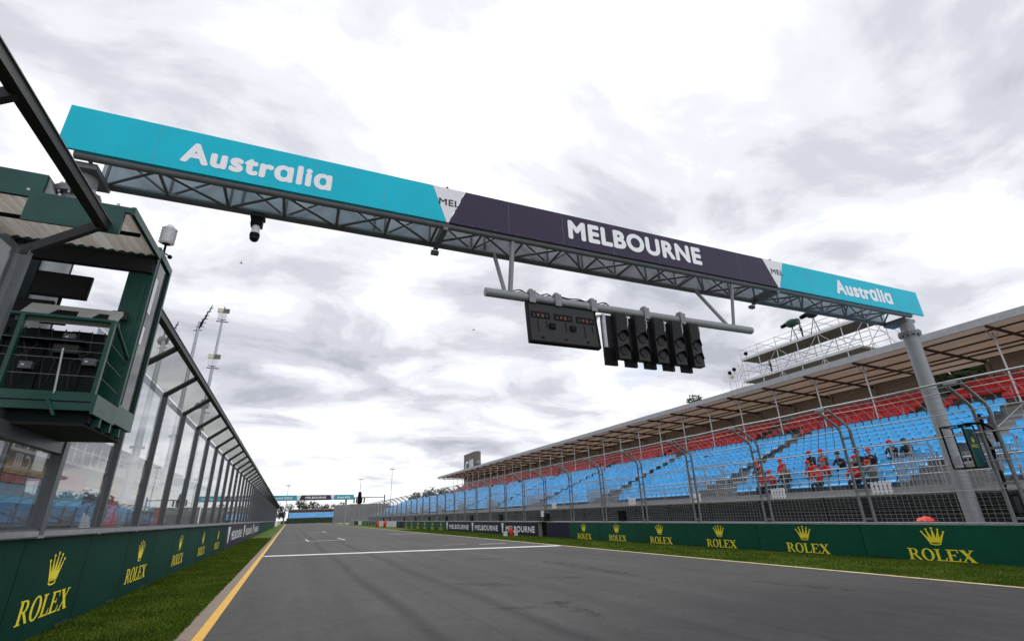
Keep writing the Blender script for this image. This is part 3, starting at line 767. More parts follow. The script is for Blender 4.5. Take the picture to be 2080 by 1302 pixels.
# five start light columns
for q in range(5):
    o = empty('start_light_column', gpt(12.55 + q * .63, YB - .06, ZBm - .17), ['leftmost', 'second from left', 'middle', 'fourth from left', 'rightmost'][q] + ' black start light column with two hooded lamps', 'start light', ang, 'start light columns under the boom')
    b = MB()
    b.box(-.19, .17, -.26, -.06, -1.33, -.02, 'charcoal')
    b.box(-.17, .15, -.275, -.261, -.55, -.05, 'black_matt')
    b.obj('lamp_housing', o)
    s_ = MB(); s_.box(-.48, -.10, -.04, .04, -1.47, -.05, 'black_matt'); s_.box(-.47, -.195, -.055, -.041, -1.45, -1.0, 'black'); s_.box(.175, .185, -.04, .04, -1.2, -.2, 'black_matt'); s_.obj('backing_plate', o)
    for z_ in (-.72, -1.12):
        h = MB(); n = 12
        for i in range(n):
            t0, t1 = math.pi * (i / n) , math.pi * ((i + 1) / n)
            rr = .15
            P_ = lambda t, y_: (-.01 + rr * math.cos(t), y_, z_ + rr * math.sin(t))
            h.add([P_(t0, -.262), P_(t1, -.262), P_(t1, -.42 + .1 * abs(math.cos(t1))), P_(t0, -.42 + .1 * abs(math.cos(t0)))], [(0, 1, 2, 3)], 'black')
        hd = h.obj('lamp_hood', o)
        l = MB(); l.disc((-.01, -.2625, z_), (0, -1, 0), .125, 'lens', 18, .02); l.obj('lamp', o)
    w = MB(); w.tube([(.2, -.1, -.06), (.26, -.18, -.10), (.24, -.2, -.3), (.22, -.16, -.45)], .02, 'galv', 6); w.box(.15, .29, -.16, -.05, -.14, -.04, 'galv_dark'); w.obj('cable_bracket', o)
    if q == 0:
        w = MB(); w.tube([(-.46, 0, -.08), (-.62, -.05, -.12), (-.70, -.05, -.28)], .035, 'galv_dark', 8); w.box(-.48, -.40, -.10, 0, -1.0, -.05, 'galv'); w.obj('end_bracket', o)
# camera and small devices on the gantry
o = empty('gantry_camera', gpt(3.40, .95, ZB - .14), 'black dome camera hanging under the left part of the gantry', 'camera', ang)
b = MB(); b.box(-.12, .12, -.10, .10, -.30, .02, 'black'); b.box(-.15, .15, -.13, .13, -.10, -.02, 'charcoal'); b.obj('mount', o)
b = MB(); b.tube([(0, 0, -.30), (0, 0, -.50)], [.08, .095], 'white_vinyl', 14); b.obj('housing', o)
b = MB(); b.tube([(0, 0, -.50), (0, 0, -.58)], .105, 'black', 14); b.ball((0, 0, -.60), .10, 'lens', 12, 8); b.obj('dome', o)
for u_, s_ in ((7.65, 'left'), (19.15, 'right')):
    o = empty('beacon', gpt(u_, .2, ZTp), 'small dark beacon on top of the %s white sign wedge' % s_, 'beacon', ang)
    b = MB(); b.tube([(0, 0, 0), (0, 0, .10)], .02, 'galv_dark', 8); b.box(-.12, .05, -.04, .04, .08, .13, 'galv_dark'); b.tube([(0, 0, .1), (0, 0, .22)], .035, 'black', 8); b.obj('beacon_body', o)

# ------------------------------------------------------------------ starter's booth over the pit wall
BX, BY0, BY1, BZ = -2.62, 8.15, 9.92, 3.05
booth = empty('starter_booth', (-3.6, 8.9, BZ), 'green steel starter booth with corrugated roof above the pit wall', 'booth')
def bl(b, name, label=None):
    o = b.obj(name, booth, None); o.location = (3.6, -8.9, -BZ)
    if label: o['label'] = label
    return o
b = MB()
b.box(-6.6, BX + .01, BY0, BY1, BZ, BZ + .06, 'booth_dark')
b.box(-6.6, BX + .012, BY0 - .05, BY0 - .002, BZ - .02, BZ + .22, 'booth_green'); b.box(-6.6, BX, BY0 - .056, BY0 - .0505, BZ + .085, BZ + .10, 'black')
b.box(BX + .013, BX + .05, BY0 - .05, 9.02, BZ - .06, BZ + .20, 'booth_green')
for y_ in (8.3, 8.75, 9.2, 9.65): b.box(-6.5, BX - .02, y_ - .05, y_ + .05, BZ - .16, BZ - .001, 'booth_dark')
for y_ in (8.45, 8.9, 9.35): b.box(BX - .05, BX + .045, y_, y_ + .05, BZ - .18, BZ - .061, 'booth_green')
b.box(-6.5, BX - .06, BY0 + .1, BY1, BZ - .20, BZ - .161, 'black_matt')
bl(b, 'platform')
b = MB(); b.box(BX - .02, BX + .045, 9.025, BY1, BZ - .03, BZ + .25, 'booth_green')
for y_ in (9.06, 9.87): b.box(BX - .02, BX + .045, y_ - .045, y_ + .045, BZ + .251, 6.02, 'booth_green')
b.box(BX - .02, BX + .045, 9.106, 9.824, 5.90, 6.02, 'booth_green'); b.box(BX - .30, BX - .021, 9.0, 9.05, BZ + .05, 6.0, 'booth_green')
for y_ in (9.106, 9.80): b.box(BX + .046, BX + .052, y_, y_ + .02, BZ + .26, 5.89, 'black')
w_ = bl(b, 'side_screen')
b = MB(); b.box(BX, BX + .012, 9.11, 9.82, BZ + .255, 5.895, 'booth_pane'); g_ = b.obj('screen_pane', w_)
b = MB(); b.box(BX + .016, BX + .019, 9.22, 9.40, 4.9, 5.55, 'white_vinyl'); b.box(BX + .016, BX + .019, 9.22, 9.36, 4.35, 4.66, 'white_vinyl'); b.obj('white_notice', w_)
# railing
b = MB(); zt = 4.30
b.tube([(-6.5, BY0 - .02, zt), (BX, BY0 - .02, zt)], .032, 'booth_green', 8); b.tube([(BX, BY0 - .02, zt), (BX, 9.0, 4.02)], .025, 'booth_green', 8)
for x_ in (BX - .01, -3.62, -4.7, -5.8): b.bar((x_, BY0 - .02, BZ + .2), (x_, BY0 - .02, zt), .07, .05, 'booth_green', (1, 0, 0))
for z_ in (3.50, 3.73, 3.84, 3.98): b.tube([(-6.5, BY0, z_), (BX, BY0, z_ )], .005 if z_ != 3.84 else .004, 'galv_dark', 5)
for z_ in (3.5, 3.75, 4.0): b.tube([(BX, BY0, z_), (BX, 9.0, z_ - .05)], .005, 'galv_dark', 5)
b.tube([(-3.04, BY0 - .04, 3.24), (-3.10, BY0 - .03, 3.86)], .014, 'galv', 6)
b.bar((-3.08, BY0 - .07, BZ + .12), (-2.96, BY0 - .07, BZ - .10), .04, .03, 'booth_green')
bl(b, 'railing')
b = MB()
for q in range(16):
    x0_ = -6.5 + q * .235; b.box(x0_, x0_ + .232, 8.52 + .03 * (q % 2), 8.56 + .03 * (q % 2), BZ + .061, 4.235, 'booth_dark')
b.box(-3.9, BX - .35, 8.30, 8.50, 4.02, 4.06, 'booth_dark'); b.box(-3.3, BX - .4, 8.35, 8.50, 3.86, 3.98, 'charcoal')
b.box(-6.4, BX - .3, 9.86, 9.9, BZ + .06, 4.40, 'booth_dark')
bl(b, 'modesty_panel')
b = MB()                                     # loose wiring and junction boxes below the desk
for q in range(7):
    x_ = -3.7 + q * .15; pts = [(x_, 8.44, 4.22), (x_ + .05, 8.40, 4.0 - .05 * (q % 3)), (x_ + .14 * (-1) ** q, 8.42, 3.75), (x_ + .10 * (-1) ** q, 8.47, 3.45 - .08 * (q % 2))]
    b.tube(pts, .010, 'charcoal', 5)
for x_, z_ in ((-3.62, 3.62), (-3.25, 4.06), (-2.95, 3.72)): b.box(x_, x_ + .14, 8.40, 8.49, z_, z_ + .10, 'frame_grey'); b.box(x_ + .03, x_ + .06, 8.393, 8.399, z_ + .04, z_ + .06, 'white_vinyl')
bl(b, 'wiring')
# desk with two recessed consoles
b = MB(); b.prism([(8.20, 4.30), (8.50, 4.60), (8.54, 4.56), (8.24, 4.24)], 'x', -3.75, BX - .06, 'console'); bl(b, 'desk')
b = MB()
for x0_, x1_ in ((-3.50, -3.12), (-3.02, -2.76)):
    Md = plane((x0_, 8.252, 4.356), (1, 0, 0), (0, .3, .3)); b.poly([(0.05, 0), (x1_ - x0_, 0), (x1_ - x0_ - .04, .2), (.10, .2)], Md, 'black')
bl(b, 'console_well')
# roof
b = MB(); n = 60; zr = lambda y_: 5.74 + (y_ - 7.5) * .05
vs = []; fs = []
for i in range(n + 1):
    x_ = -6.6 + (BX + .02 + 6.6) * i / n; dz = .018 if i % 2 else -.018
    for y_ in (7.5, 8.98):
        for t_ in (0, .02): vs.append((x_, y_, zr(y_) + dz + t_))
for i in range(n):
    a = i * 4; c = a + 4
    fs += [(a, a + 2, c + 2, c), (a + 1, c + 1, c + 3, a + 3), (a, c, c + 1, a + 1), (a + 2, a + 3, c + 3, c + 2)]
fs += [(0, 1, 3, 2), (n * 4, n * 4 + 2, n * 4 + 3, n * 4 + 1)]
b.add(vs, fs, 'corrugated'); roof = bl(b, 'roof')
b = MB(); b.bar((-6.6, 7.47, 5.76), (BX + .03, 7.47, 5.76), .05, .09, 'booth_green'); b.bar((BX + .05, 7.45, 5.76), (BX + .05, 9.0, 5.84), .05, .12, 'booth_green')
b.bar((-6.6, 8.99, 5.63), (BX + .02, 8.99, 5.63), .10, .26, 'black_matt'); b.bar((-6.6, 8.95, 5.80), (BX + .02, 8.95, 5.80), .05, .05, 'booth_green'); b.bar((-6.6, 8.1, 5.72), (BX, 8.1, 5.72), .04, .05, 'black')
for q in range(9): b.tube([(-5.4 + q * .33, 7.46, 5.80), (-5.4 + q * .33, 7.46, 5.84)], .018, 'galv', 6)
b.bar((BX + .02, 9.02, 5.7), (BX + .02, 8.9, 5.95), .05, .05, 'black'); bl(b, 'roof_beam')
b = MB(); b.box(-3.69, BX - .02, 7.40, 7.43, 5.34, 5.72, 'booth_green'); b.box(-3.69, BX - .02, 7.431, 7.45, 5.36, 5.70, 'black'); bl(b, 'fascia_panel')
# things standing in the booth
def monitor(x0, x1, z0, z1, y_, label, stem=True, tilt=0):
    o = empty('monitor', ((x0 + x1) / 2, y_, z0), label, 'monitor')
    w = (x1 - x0) / 2; h = z1 - z0
    b = MB(); b.box(-w, w, -.03, .03, 0, h, 'black'); b.obj('monitor_case', o)
    b = MB(); b.box(-w + .02, w - .02, -.036, -.031, .02, h - .02, 'screen'); b.obj('monitor_screen', o)
    if stem:
        b = MB(); b.tube([(.02, .06, -.36), (0, .05, .12)], .022, 'black', 8); b.box(-.15, .15, -.08, .14, -.40, -.37, 'black'); b.obj('monitor_stand', o)
    o.rotation_euler.y = R(tilt)
    return o
monitor(-4.0, -3.31, 4.87, 5.26, 8.9, 'large black monitor raised on a stand over the booth desk', True, 1)
monitor(-4.20, -3.68, 4.50, 4.80, 8.92, 'black monitor behind the left end of the booth desk', False, 0)
b = MB(); b.box(-.33, .33, -.12, .12, 0, .20, 'black'); b.box(-.32, .32, -.126, -.121, .02, .15, 'brown_box'); b.prism([(.331, 0), (.40, 0), (.36, .17), (.331, .2)], 'y', -.1, .1, 'galv')
o = b.obj('printer'); o.location = (-3.22, 8.93, 4.50); tag(o, 'long low black printer on the right of the booth desk', 'printer')
b = MB(); b.box(-.10, .10, -.04, .04, 0, .13, 'charcoal'); b.tube([(0, 0, -.42), (0, 0, 0)], .02, 'charcoal', 8); o = b.obj('telephone_box'); o.location = (-2.83, 8.88, 4.60); tag(o, 'small grey box on a stem beside the booth side screen', 'box')
o = empty('weather_sensor', (BX - .03, 9.45, 6.14), 'white louvred weather sensor on top of the booth side screen', 'weather sensor')
b = MB(); b.tube([(0, 0, -.12), (0, 0, .18)], .02, 'black', 8); b.tube([(-.05, 0, .02), (-.30, -.3, .06)], .012, 'black', 6); b.ball((.10, .02, -.06), .04, 'black', 8, 6); b.bar((0, 0, 0), (.12, .02, -.06), .02, .02, 'black'); b.obj('sensor_mount', o)
b = MB()
for q in range(6): b.tube([(0, 0, .18 + q * .055), (0, 0, .205 + q * .055), (0, 0, .222 + q * .055)], [.06, .125, .06], 'white_vinyl', 16)
b.tube([(0, 0, .18), (0, 0, .53)], .065, 'white_vinyl', 12); b.ball((0, 0, .53), .06, 'white_vinyl', 10, 6); b.obj('louvre_stack', o)
# green container roof behind the booth
o = empty('pit_cabin', (-6.2, 10.9, 0), 'tall green pit cabin behind the starter booth', 'cabin')
b = MB(); b.box(-1.6, 1.55, -.6, .6, 0, 6.6, 'booth_dark'); b.obj('cabin_wall', o)
b = MB(); b.box(-1.7, 1.30, -.75, .7, 7.2, 7.72, 'booth_green'); b.prism([(1.305, 7.2), (1.55, 7.2), (1.42, 7.45), (1.305, 7.70)], 'y', -.7, .6, 'galv_dark'); b.obj('cabin_roof', o)
for x_ in (-1.4, 1.2):
    b = MB(); b.bar((x_, 0, 6.6), (x_, 0, 7.2), .1, .1, 'booth_green', (1, 0, 0)); b.obj('roof_post', o)

# ------------------------------------------------------------------ wire fence on the grandstand side
df = empty('debris_fence', (XR + .25, 0, .97), 'tall grey wire debris fence with posts bent over the track, grandstand side', 'fence')
FX0 = XR + .25
def fl(x, y, z): return (x - FX0, y, z - .97)
BZt, OX, OZ = 3.90, -1.00, .70
def fpost():
    b = MB()
    for dy in (-.17, .17):
        b.tube([(0, dy, 0), (0, dy, BZt - .97), (-.10, dy, BZt - .80), (OX * .55, dy, BZt - .97 + OZ * .62), (OX, dy, BZt - .97 + OZ)], .045, 'galv_dark', 8)
    for z_ in (.15, 1.0, 1.9, 2.7): b.box(-.03, .03, -.125, .125, z_ - .03, z_ + .03, 'galv_dark')
    b.box(OX - .05, OX + .12, -.16, .16, BZt - .97 + OZ - .06, BZt - .97 + OZ + .03, 'galv')
    b.box(-.12, .12, -.26, .26, -.0, .035, 'galv')
    return b.mesh('post')
fp = fpost()
PY = [3.0] + [7.15 + 3.83 * i for i in range(42)]
def meshpanel(L):
    b = MB(); wr = .0046
    def wire(p, q):
        p, q = Vector(p), Vector(q); d = (q - p).normalized(); u = Vector((1, 0, 0)) if abs(d.x) < .8 else Vector((0, 0, 1))
        a = d.cross(u).normalized() * wr; c = d.cross(a).normalized() * wr
        b.add([p + a, p - a * .5 + c * .87, p - a * .5 - c * .87, q + a, q - a * .5 + c * .87, q - a * .5 - c * .87], [(0, 1, 4, 3), (1, 2, 5, 4), (2, 0, 3, 5)], 'galv')
    H_ = BZt - .97
    z_ = .06
    while z_ < 1.5: wire((0, .22, z_), (0, L - .22, z_)); z_ += .105
    while z_ < H_: wire((0, .22, z_), (0, L - .22, z_)); z_ += .21
    n = int((L - .44) / .15)
    for i in range(n + 1):
        y_ = .22 + (L - .44) * i / n; wire((0, y_, .03), (0, y_, 1.5))
        if i % 2 == 0: wire((0, y_, 1.5), (0, y_, H_)); wire((-.05, y_, H_ + .06), (OX, y_, H_ + OZ))
    for i in range(1, 5): t = i / 5; wire((OX * t, .22, H_ + OZ * t), (OX * t, L - .22, H_ + OZ * t))
    return b.mesh('mesh_panel', fix=False)
mp1, mp2 = meshpanel(3.83), meshpanel(4.15)
for i, y_ in enumerate(PY):
    link('post', fp, df, fl(FX0, y_, .97))
    if i + 1 < len(PY): link('mesh_panel', mp2 if i == 0 else mp1, df, fl(FX0, y_, .97))
ends = PY[-1]
for nm, x_, z_, r_ in (('tension_cable', FX0 - .05, 1.85, .010), ('tension_cable', FX0 - .05, 2.55, .014), ('tension_cable', FX0 - .06, 3.30, .022), ('tension_cable', FX0 - .12, 3.92, .014), ('tension_cable', FX0 + OX, BZt + OZ + .02, .030), ('tension_cable', FX0 + OX - .02, BZt + OZ - .10, .014), ('tension_cable', FX0 + OX * .7, BZt + OZ * .70 + .02, .014)):
    b = MB(); pts = []
    for i in range(len(PY) - 1):
        pts += [(x_, PY[i], z_), (x_, (PY[i] + PY[i + 1]) / 2, z_ - .025)]
    pts.append((x_, ends, z_)); b.tube([fl(*p) for p in pts], r_, 'galv', 6); b.obj(nm, df)
b = MB(); b.box(-.24, .20, 2, ends, 0, .02, 'galv'); b.obj('base_rail', df, fl(FX0, 0, .995))
# hanging roll of mesh along the fence top
# light panels standing on the wall
for k_, (y_, lab) in enumerate(((24.3, 'nearest black light panel standing on the grandstand wall'), (33.55, 'tall black light panel beside the white notice'), (42.4, 'black light panel above the first white wedge mark'), (50.4, 'black light panel above the second white wedge mark'), (59.6, 'black light panel above the third white wedge mark'),
                          (67.7, 'black light panel above the far green boards'), (75.8, 'second black light panel above the far green boards'), (84, 'black light panel above the far tyre board'), (97, 'black light panel above the far white boards'), (104, 'second black light panel above the far white boards'))):
    o = empty('marshal_signal', (XR + .12, y_, 1.0), lab, 'light panel', 0, 'black light panels on the wall')
    b = MB(); b.box(-.10, .04, -.30, .30, .06, .56, 'black'); b.box(-.17, -.10, -.32, .32, .545, .57, 'black'); b.obj('panel_case', o)
    b = MB(); b.box(-.105, -.1005, -.26, .26, .10, .52, 'screen'); b.obj('panel_face', o)
    b = MB(); b.box(-.04, .02, -.06, .06, 0, .06, 'galv_dark'); b.obj('foot', o)
o = empty('notice_board', (FX0 - .16, 34.25, 1.0), 'small white notice board on the wire fence above the navy board', 'notice')
b = MB(); b.box(-.012, .012, -.24, .24, .32, .74, 'white_vinyl'); b.obj('notice_face', o)
b = MB(); b.tube([(.02, 0, 0), (.02, 0, .7)], .02, 'galv', 8); b.obj('notice_stake', o)
# clock box hung on the nearest post
o = empty('hanging_sign', (FX0 - .42, 7.52, 2.42), 'small green sign with a yellow crown hung on the wire fence', 'sign')
b = MB(); b.box(-.02, .52, -.02, .0, 0, 1.0, 'booth_green'); Ms = plane((0, -.023, 0), (1, 0, 0), (0, 0, 1)); crown(b, Ms, .25, .62, .16, .16, 'yellow_print'); serif_word(b, Ms, .10, .50, .32, .08, 'yellow_print'); b.obj('sign_face', o)
b = MB()
for x_ in (-.03, .53):
    b.bar((x_, -.01, -.02), (x_, -.01, 1.10), .03, .04, 'black', (1, 0, 0)); b.bar((x_, .5, -.02), (x_, .5, 1.10), .03, .04, 'black', (1, 0, 0))
for z_ in (-.02, 1.10):
    for x_ in (-.03, .53): b.bar((x_, 0, z_), (x_, .5, z_), .03, .03, 'black')
    for y_ in (-.01, .5): b.bar((-.03, y_, z_), (.53, y_, z_), .03, .03, 'black')
b.box(-.035, -.02, .3, .60, .1, .3, 'galv'); b.obj('sign_frame', o)
b = MB(); b.tube([(.25, .2, 1.10), (.25, 0, 1.14), (.40, -.3, 1.12), (.52, -.42, .95), (.55, -.42, .6)], .035, 'black', 8); b.obj('sign_arm', o)
b = MB(); pts = [(FX0 + .1 + .03 * math.sin(q), 7.30 + .03 * math.cos(q * 1.7), 1.0 + q * .2) for q in range(15)]
b.tube(pts, .05, 'black', 8); b.tube([(p[0] + .06, p[1] + .05, p[2]) for p in pts], .03, 'charcoal', 8); b.box(FX0 + .04, FX0 + .3, 7.2, 7.42, 1.25, 1.65, 'charcoal'); b.box(FX0 + .04, FX0 + .26, 7.22, 7.40, 2.3, 2.6, 'galv_dark')
tag(b.obj('cable_bundle'), 'thick black cable bundle tied up the nearest wire fence post', 'cables')
# crumpled red cover behind the wall
b = MB(); n = 14; vs = []; fs = []
for i in range(n + 1):
    for j_ in range(n + 1):
        x_ = -.5 + i / n; y_ = -.6 + 1.2 * j_ / n; r_ = math.hypot(x_ / .5, y_ / .6)
        vs.append((x_ * .5, y_ * .40, max(0, (1 - r_ ** 1.5)) * .085 * (1 + .6 * noise.noise((x_ * 5, y_ * 5, 1.3))) + (.05 if r_ < .9 else 0)))
for i in range(n):
    for j_ in range(n): a = i * (n + 1) + j_; fs.append((a, a + 1, a + n + 2, a + n + 1))
b.add(vs, fs, 'red', True); b.box(-.22, .22, -.19, .19, -1.0, .0, 'charcoal'); o = b.obj('covered_trolley'); o.location = (XR + 1.35, 9.98, 1.02); tag(o, 'small trolley under a crumpled bright red cover behind the wall', 'trolley')
# red extinguisher unit and white box on the grass
def extinguisher(x, y, s, lab):
    o = empty('fire_extinguisher', (x, y, 0), lab, 'extinguisher', 0, 'red extinguishers on the grass'); o.scale = (s, s, s)
    b = MB(); b.tube([(0, 0, .02), (0, 0, .08), (0, 0, .62), (0, 0, .74), (0, 0, .80)], [.16, .19, .19, .12, .05], 'red', 16); b.obj('cylinder', o)
    b = MB(); b.tube([(0, 0, .80), (0, 0, .90)], .035, 'black', 8); b.box(-.12, .04, -.02, .02, .88, .92, 'black'); b.tube([(.03, -.03, .86), (.16, -.10, .75), (.20, -.12, .3), (.16, -.14, .12)], .018, 'black', 6); b.obj('valve', o)
    b = MB(); b.bar((-.18, .1, 0), (-.10, .08, .95), .03, .03, 'red'); b.bar((.18, .1, 0), (.10, .08, .95), .03, .03, 'red'); b.bar((-.1, .08, .95), (.1, .08, .95), .03, .03, 'red'); b.tube([(-.22, .12, .07), (.22, .12, .07)], .07, 'black', 10); b.obj('trolley_frame', o)
    return o
extinguisher(16.05, 37.9, .70, 'red fire extinguisher trolley on the grass before the navy boards')
extinguisher(15.6, 93.5, 1.3, 'far red extinguisher before the white boards'); extinguisher(15.9, 103.5, 1.2, 'farthest red extinguisher on the right verge')
for (x_, y_, s_, lab) in ((15.62, 38.0, .24, 'white box left of the red extinguisher'), (16.42, 37.8, .22, 'white box right of the red extinguisher')):
    b = MB(); b.box(-s_ / 2, s_ / 2, -s_ / 2, s_ / 2, 0, s_ * 1.1, 'white_vinyl'); b.box(-s_ / 2 - .02, s_ / 2 + .02, -s_ / 2 - .02, s_ / 2 + .02, s_ * 1.1, s_ * 1.1 + .05, 'white_vinyl'); b.box(-.06, .06, -s_ / 2 - .025, -s_ / 2, s_ * .7, s_ * .8, 'galv_dark')
    o = b.obj('storage_box'); o.location = (x_, y_, 0); tag(o, lab, 'box')

# ------------------------------------------------------------------ main grandstand
SX, SY0, SY1, RY1 = 21.7, 2.0, 158.0, 118.0
NROW, NRED = 12, 6
stand = empty('grandstand', (30, 60, 0), 'long roofed grandstand with blue and red seat rows right of the track', 'grandstand')
def sl(b, name, label=None, fix=True):
    o = b.obj(name, stand, (-30, -60, 0), fix)
    if label: o['label'] = label
    return o
rowx = lambda i: 22.9 + .8 * i
rowz = lambda i: 1.95 + .316 * i
redx = lambda i: 34.0 + .8 * i
redz = lambda i: 6.02 + .34 * i
b = MB(); pts = [(SX + .02, 0), (SX + .02, 1.95), (rowx(0) - .35, 1.95)]
for i in range(1, NROW): pts += [(rowx(i) - .42, rowz(i - 1)), (rowx(i) - .42, rowz(i))]
pts += [(32.6, rowz(11)), (32.6, 0)]; b.prism(pts, 'y', SY0, SY1, 'deck_grey'); sl(b, 'lower_terrace')
b = MB(); pts = [(33.4, 0), (33.4, 6.02), (redx(0) - .3, 6.02)]
for i in range(1, NRED): pts += [(redx(i) - .42, redz(i - 1)), (redx(i) - .42, redz(i))]
pts += [(39.2, redz(5)), (39.2, 0)]; b.prism(pts, 'y', SY0, RY1, 'deck_grey'); b.box(32.61, 33.39, SY0, RY1, 5.0, 5.1, 'deck_grey'); sl(b, 'upper_terrace')
b = MB(); b.box(33.30, 33.39, SY0, RY1, 5.50, 6.06, 'tan'); b.box(33.24, 33.299, SY0, RY1, 6.02, 6.10, 'stand_steel'); sl(b, 'upper_fascia')
b = MB()
for q in range(11): b.prism([(SX - .09, .12 + q * .16), (SX + .0, .06 + q * .16), (SX + .0, .20 + q * .16)], 'y', SY0, SY1, 'skirt')
y_ = SY0
while y_ < SY1: b.box(SX - .10, SX + .01, y_, y_ + .05, 0, 1.85, 'skirt'); y_ += 3.4
sl(b, 'skirt')
b = MB(); b.box(SX - .06, SX + .5, SY0, SY1, 1.86, 1.98, 'concrete'); b.box(SX - .03, SX + .02, SY0, SY1, 1.98, 2.14, 'galv'); sl(b, 'front_kerb')
# front guard rail
b = MB(); b.tube([(SX + .05, SY0, 3.0), (SX + .05, SY1, 3.0)], .028, 'galv', 6); b.tube([(SX + .05, SY0, 2.55), (SX + .05, SY1, 2.55)], .02, 'galv', 6)
y_ = SY0
while y_ < SY1: b.tube([(SX + .05, y_, 1.98), (SX + .05, y_, 3.0)], .025, 'galv', 6); y_ += 2.2
sl(b, 'guard_rail')
b = MB(); b.tube([(32.4, SY0, 6.35), (32.4, RY1, 6.35)], .022, 'charcoal', 6)
y_ = SY0
while y_ < RY1: b.tube([(33.32, y_, 6.06), (33.32, y_, 6.95)], .022, 'galv', 6); y_ += 1.72
b.tube([(33.32, SY0, 6.95), (33.32, RY1, 6.95)], .022, 'galv', 6)
sl(b, 'guard_rail')
# roof
zroof = lambda x_: 9.92 + (x_ - 31.5) * .006
b = MB(); b.prism([(31.5, zroof(31.5)), (41.5, zroof(41.5)), (41.5, zroof(41.5) + .06), (31.5, zroof(31.5) + .06)], 'y', 1.0, RY1, 'roof_under'); sl(b, 'roof_sheet')
b = MB(); b.box(31.36, 31.49, 1.0, RY1 + .1, zroof(31.5) - .10, zroof(31.5) + .30, 'roof_edge'); sl(b, 'roof_edge')
for x_ in (32.9, 35.0, 37.0, 38.1, 39.8):
    b = MB(); b.box(x_ - .035, x_ + .035, 1.0, RY1, zroof(x_) - .09, zroof(x_) - .004, 'rafter'); sl(b, 'purlin')
raf = MB(); raf.bar((31.55, 0, zroof(31.5) - .12), (39.4, 0, zroof(39.4) - .42), .07, .15, 'rafter'); raf.bar((39.4, 0, zroof(39.4) - .42), (39.9, 0, 8.0), .10, .22, 'rafter'); raf_me = raf.mesh('rafter')
pst = MB(); pst.tube([(0, 0, 0), (0, 0, 3.78)], .05, 'scaffold', 8); pst.tube([(0, 0, 3.3), (.6, 0, 3.84)], .03, 'scaffold', 6); pst.tube([(0, 0, 3.3), (-.6, 0, 3.82)], .03, 'scaffold', 6); pst_me = pst.mesh('roof_post')
rp = MB(); rp.bar((0, 0, 0), (0, 0, 1.75), .18, .18, 'tan', (1, 0, 0)); rp_me = rp.mesh('rear_post')
y_ = 11.65 - 3.43 * 3
while y_ < RY1:
    link('rafter', raf_me, stand, (-30, y_ - 60, 0))
    if round((y_ - 11.65) / 3.43) % 1 == 0: link('roof_post', pst_me, stand, (33.35 - 30, y_ + .5 - 60, 6.06))
    link('rear_post', rp_me, stand, (39.05 - 30, y_ - 60, 8.05))
    y_ += 3.43
b = MB(); 
for ya, yb_ in ((SY0, 15.0), (19.0, RY1)): b.box(39.25, 39.33, ya, yb_, 8.1, 9.80, 'tan')
b.box(39.24, 39.34, SY0, RY1, 8.0, 8.099, 'stand_steel'); sl(b, 'back_wall')
# stair vomitories: grey cages that break the seat rows
YC = [11.3 + 12.0 * q for q in range(13)]
cage = MB()
for (xa, xb, ya, yb_, za, zb) in ((-.02, .02, -1.5, 1.5, 0, 0),):
    pass
def lattice(b, p0, ux, L, H_, nx, nz, mname='galv'):
    p0 = Vector(p0); ux = Vector(ux)
    for i in range(nx + 1): q = p0 + ux * (L * i / nx); b.bar(q, q + Vector((0, 0, H_)), .028, .028, mname, (ux.y, ux.x, 0))
    for k2 in range(nz + 1): q = p0 + Vector((0, 0, H_ * k2 / nz)); b.bar(q, q + ux * L, .03, .03, mname)
lattice(cage, (0, -1.45, 0), (0, 1, 0), 2.9, 1.25, 20, 3); lattice(cage, (0, -1.45, 0), (1, 0, 0), 2.8, 1.5, 14, 3); lattice(cage, (0, 1.45, 0), (1, 0, 0), 2.8, 1.5, 14, 3)
for y_ in (-1.45, 1.45):
    for x_ in (0, 1.4, 2.8): cage.bar((x_, y_, 0), (x_, y_, 1.9), .06, .06, 'galv', (1, 0, 0))
cage.bar((0, -1.45, 1.9), (2.8, -1.45, 1.9), .05, .05, 'galv'); cage.bar((0, 1.45, 1.9), (2.8, 1.45, 1.9), .05, .05, 'galv'); cage.bar((0, -1.45, 1.9), (0, 1.45, 1.9), .05, .05, 'galv')
cage.box(2.81, 2.86, -1.45, 1.45, 0, 1.2, 'black_matt'); cage.box(.2, 2.8, -1.40, 1.40, .005, .06, 'concrete')
cage_me = cage.mesh('entry_cage')
stair = MB()
for i in range(4, 12):
    for h_ in (0, 1): stair.box(rowx(i) - .42 - .40 * (1 - h_) , rowx(i) - .42 + .40 * h_ , -.55, .55, rowz(i - 1) + .005 if h_ == 0 else rowz(i) + .004, rowz(i - 1) + .16 if h_ == 0 else rowz(i) + .03, 'concrete')
for y_ in (-.58,): stair.tube([(rowx(4), y_, rowz(4) + .95), (rowx(11), y_, rowz(11) + .95)], .02, 'galv', 6)
stair_me = stair.mesh('aisle_steps')
for yc in YC:
    if yc > SY1 - 3: continue
    link('entry_cage', cage_me, stand, (22.55 - 30, yc - 60, 1.98)); link('aisle_steps', stair_me, stand, (-30, yc - 60, 0))
# near right: bare aluminium benches where the seats are missing
b = MB()
for i in range(3, 8): b.box(rowx(i) - .2, rowx(i) + .15, 6.9, 9.9, rowz(i) + .36, rowz(i) + .41, 'scaffold')
sl(b, 'bare_bench')

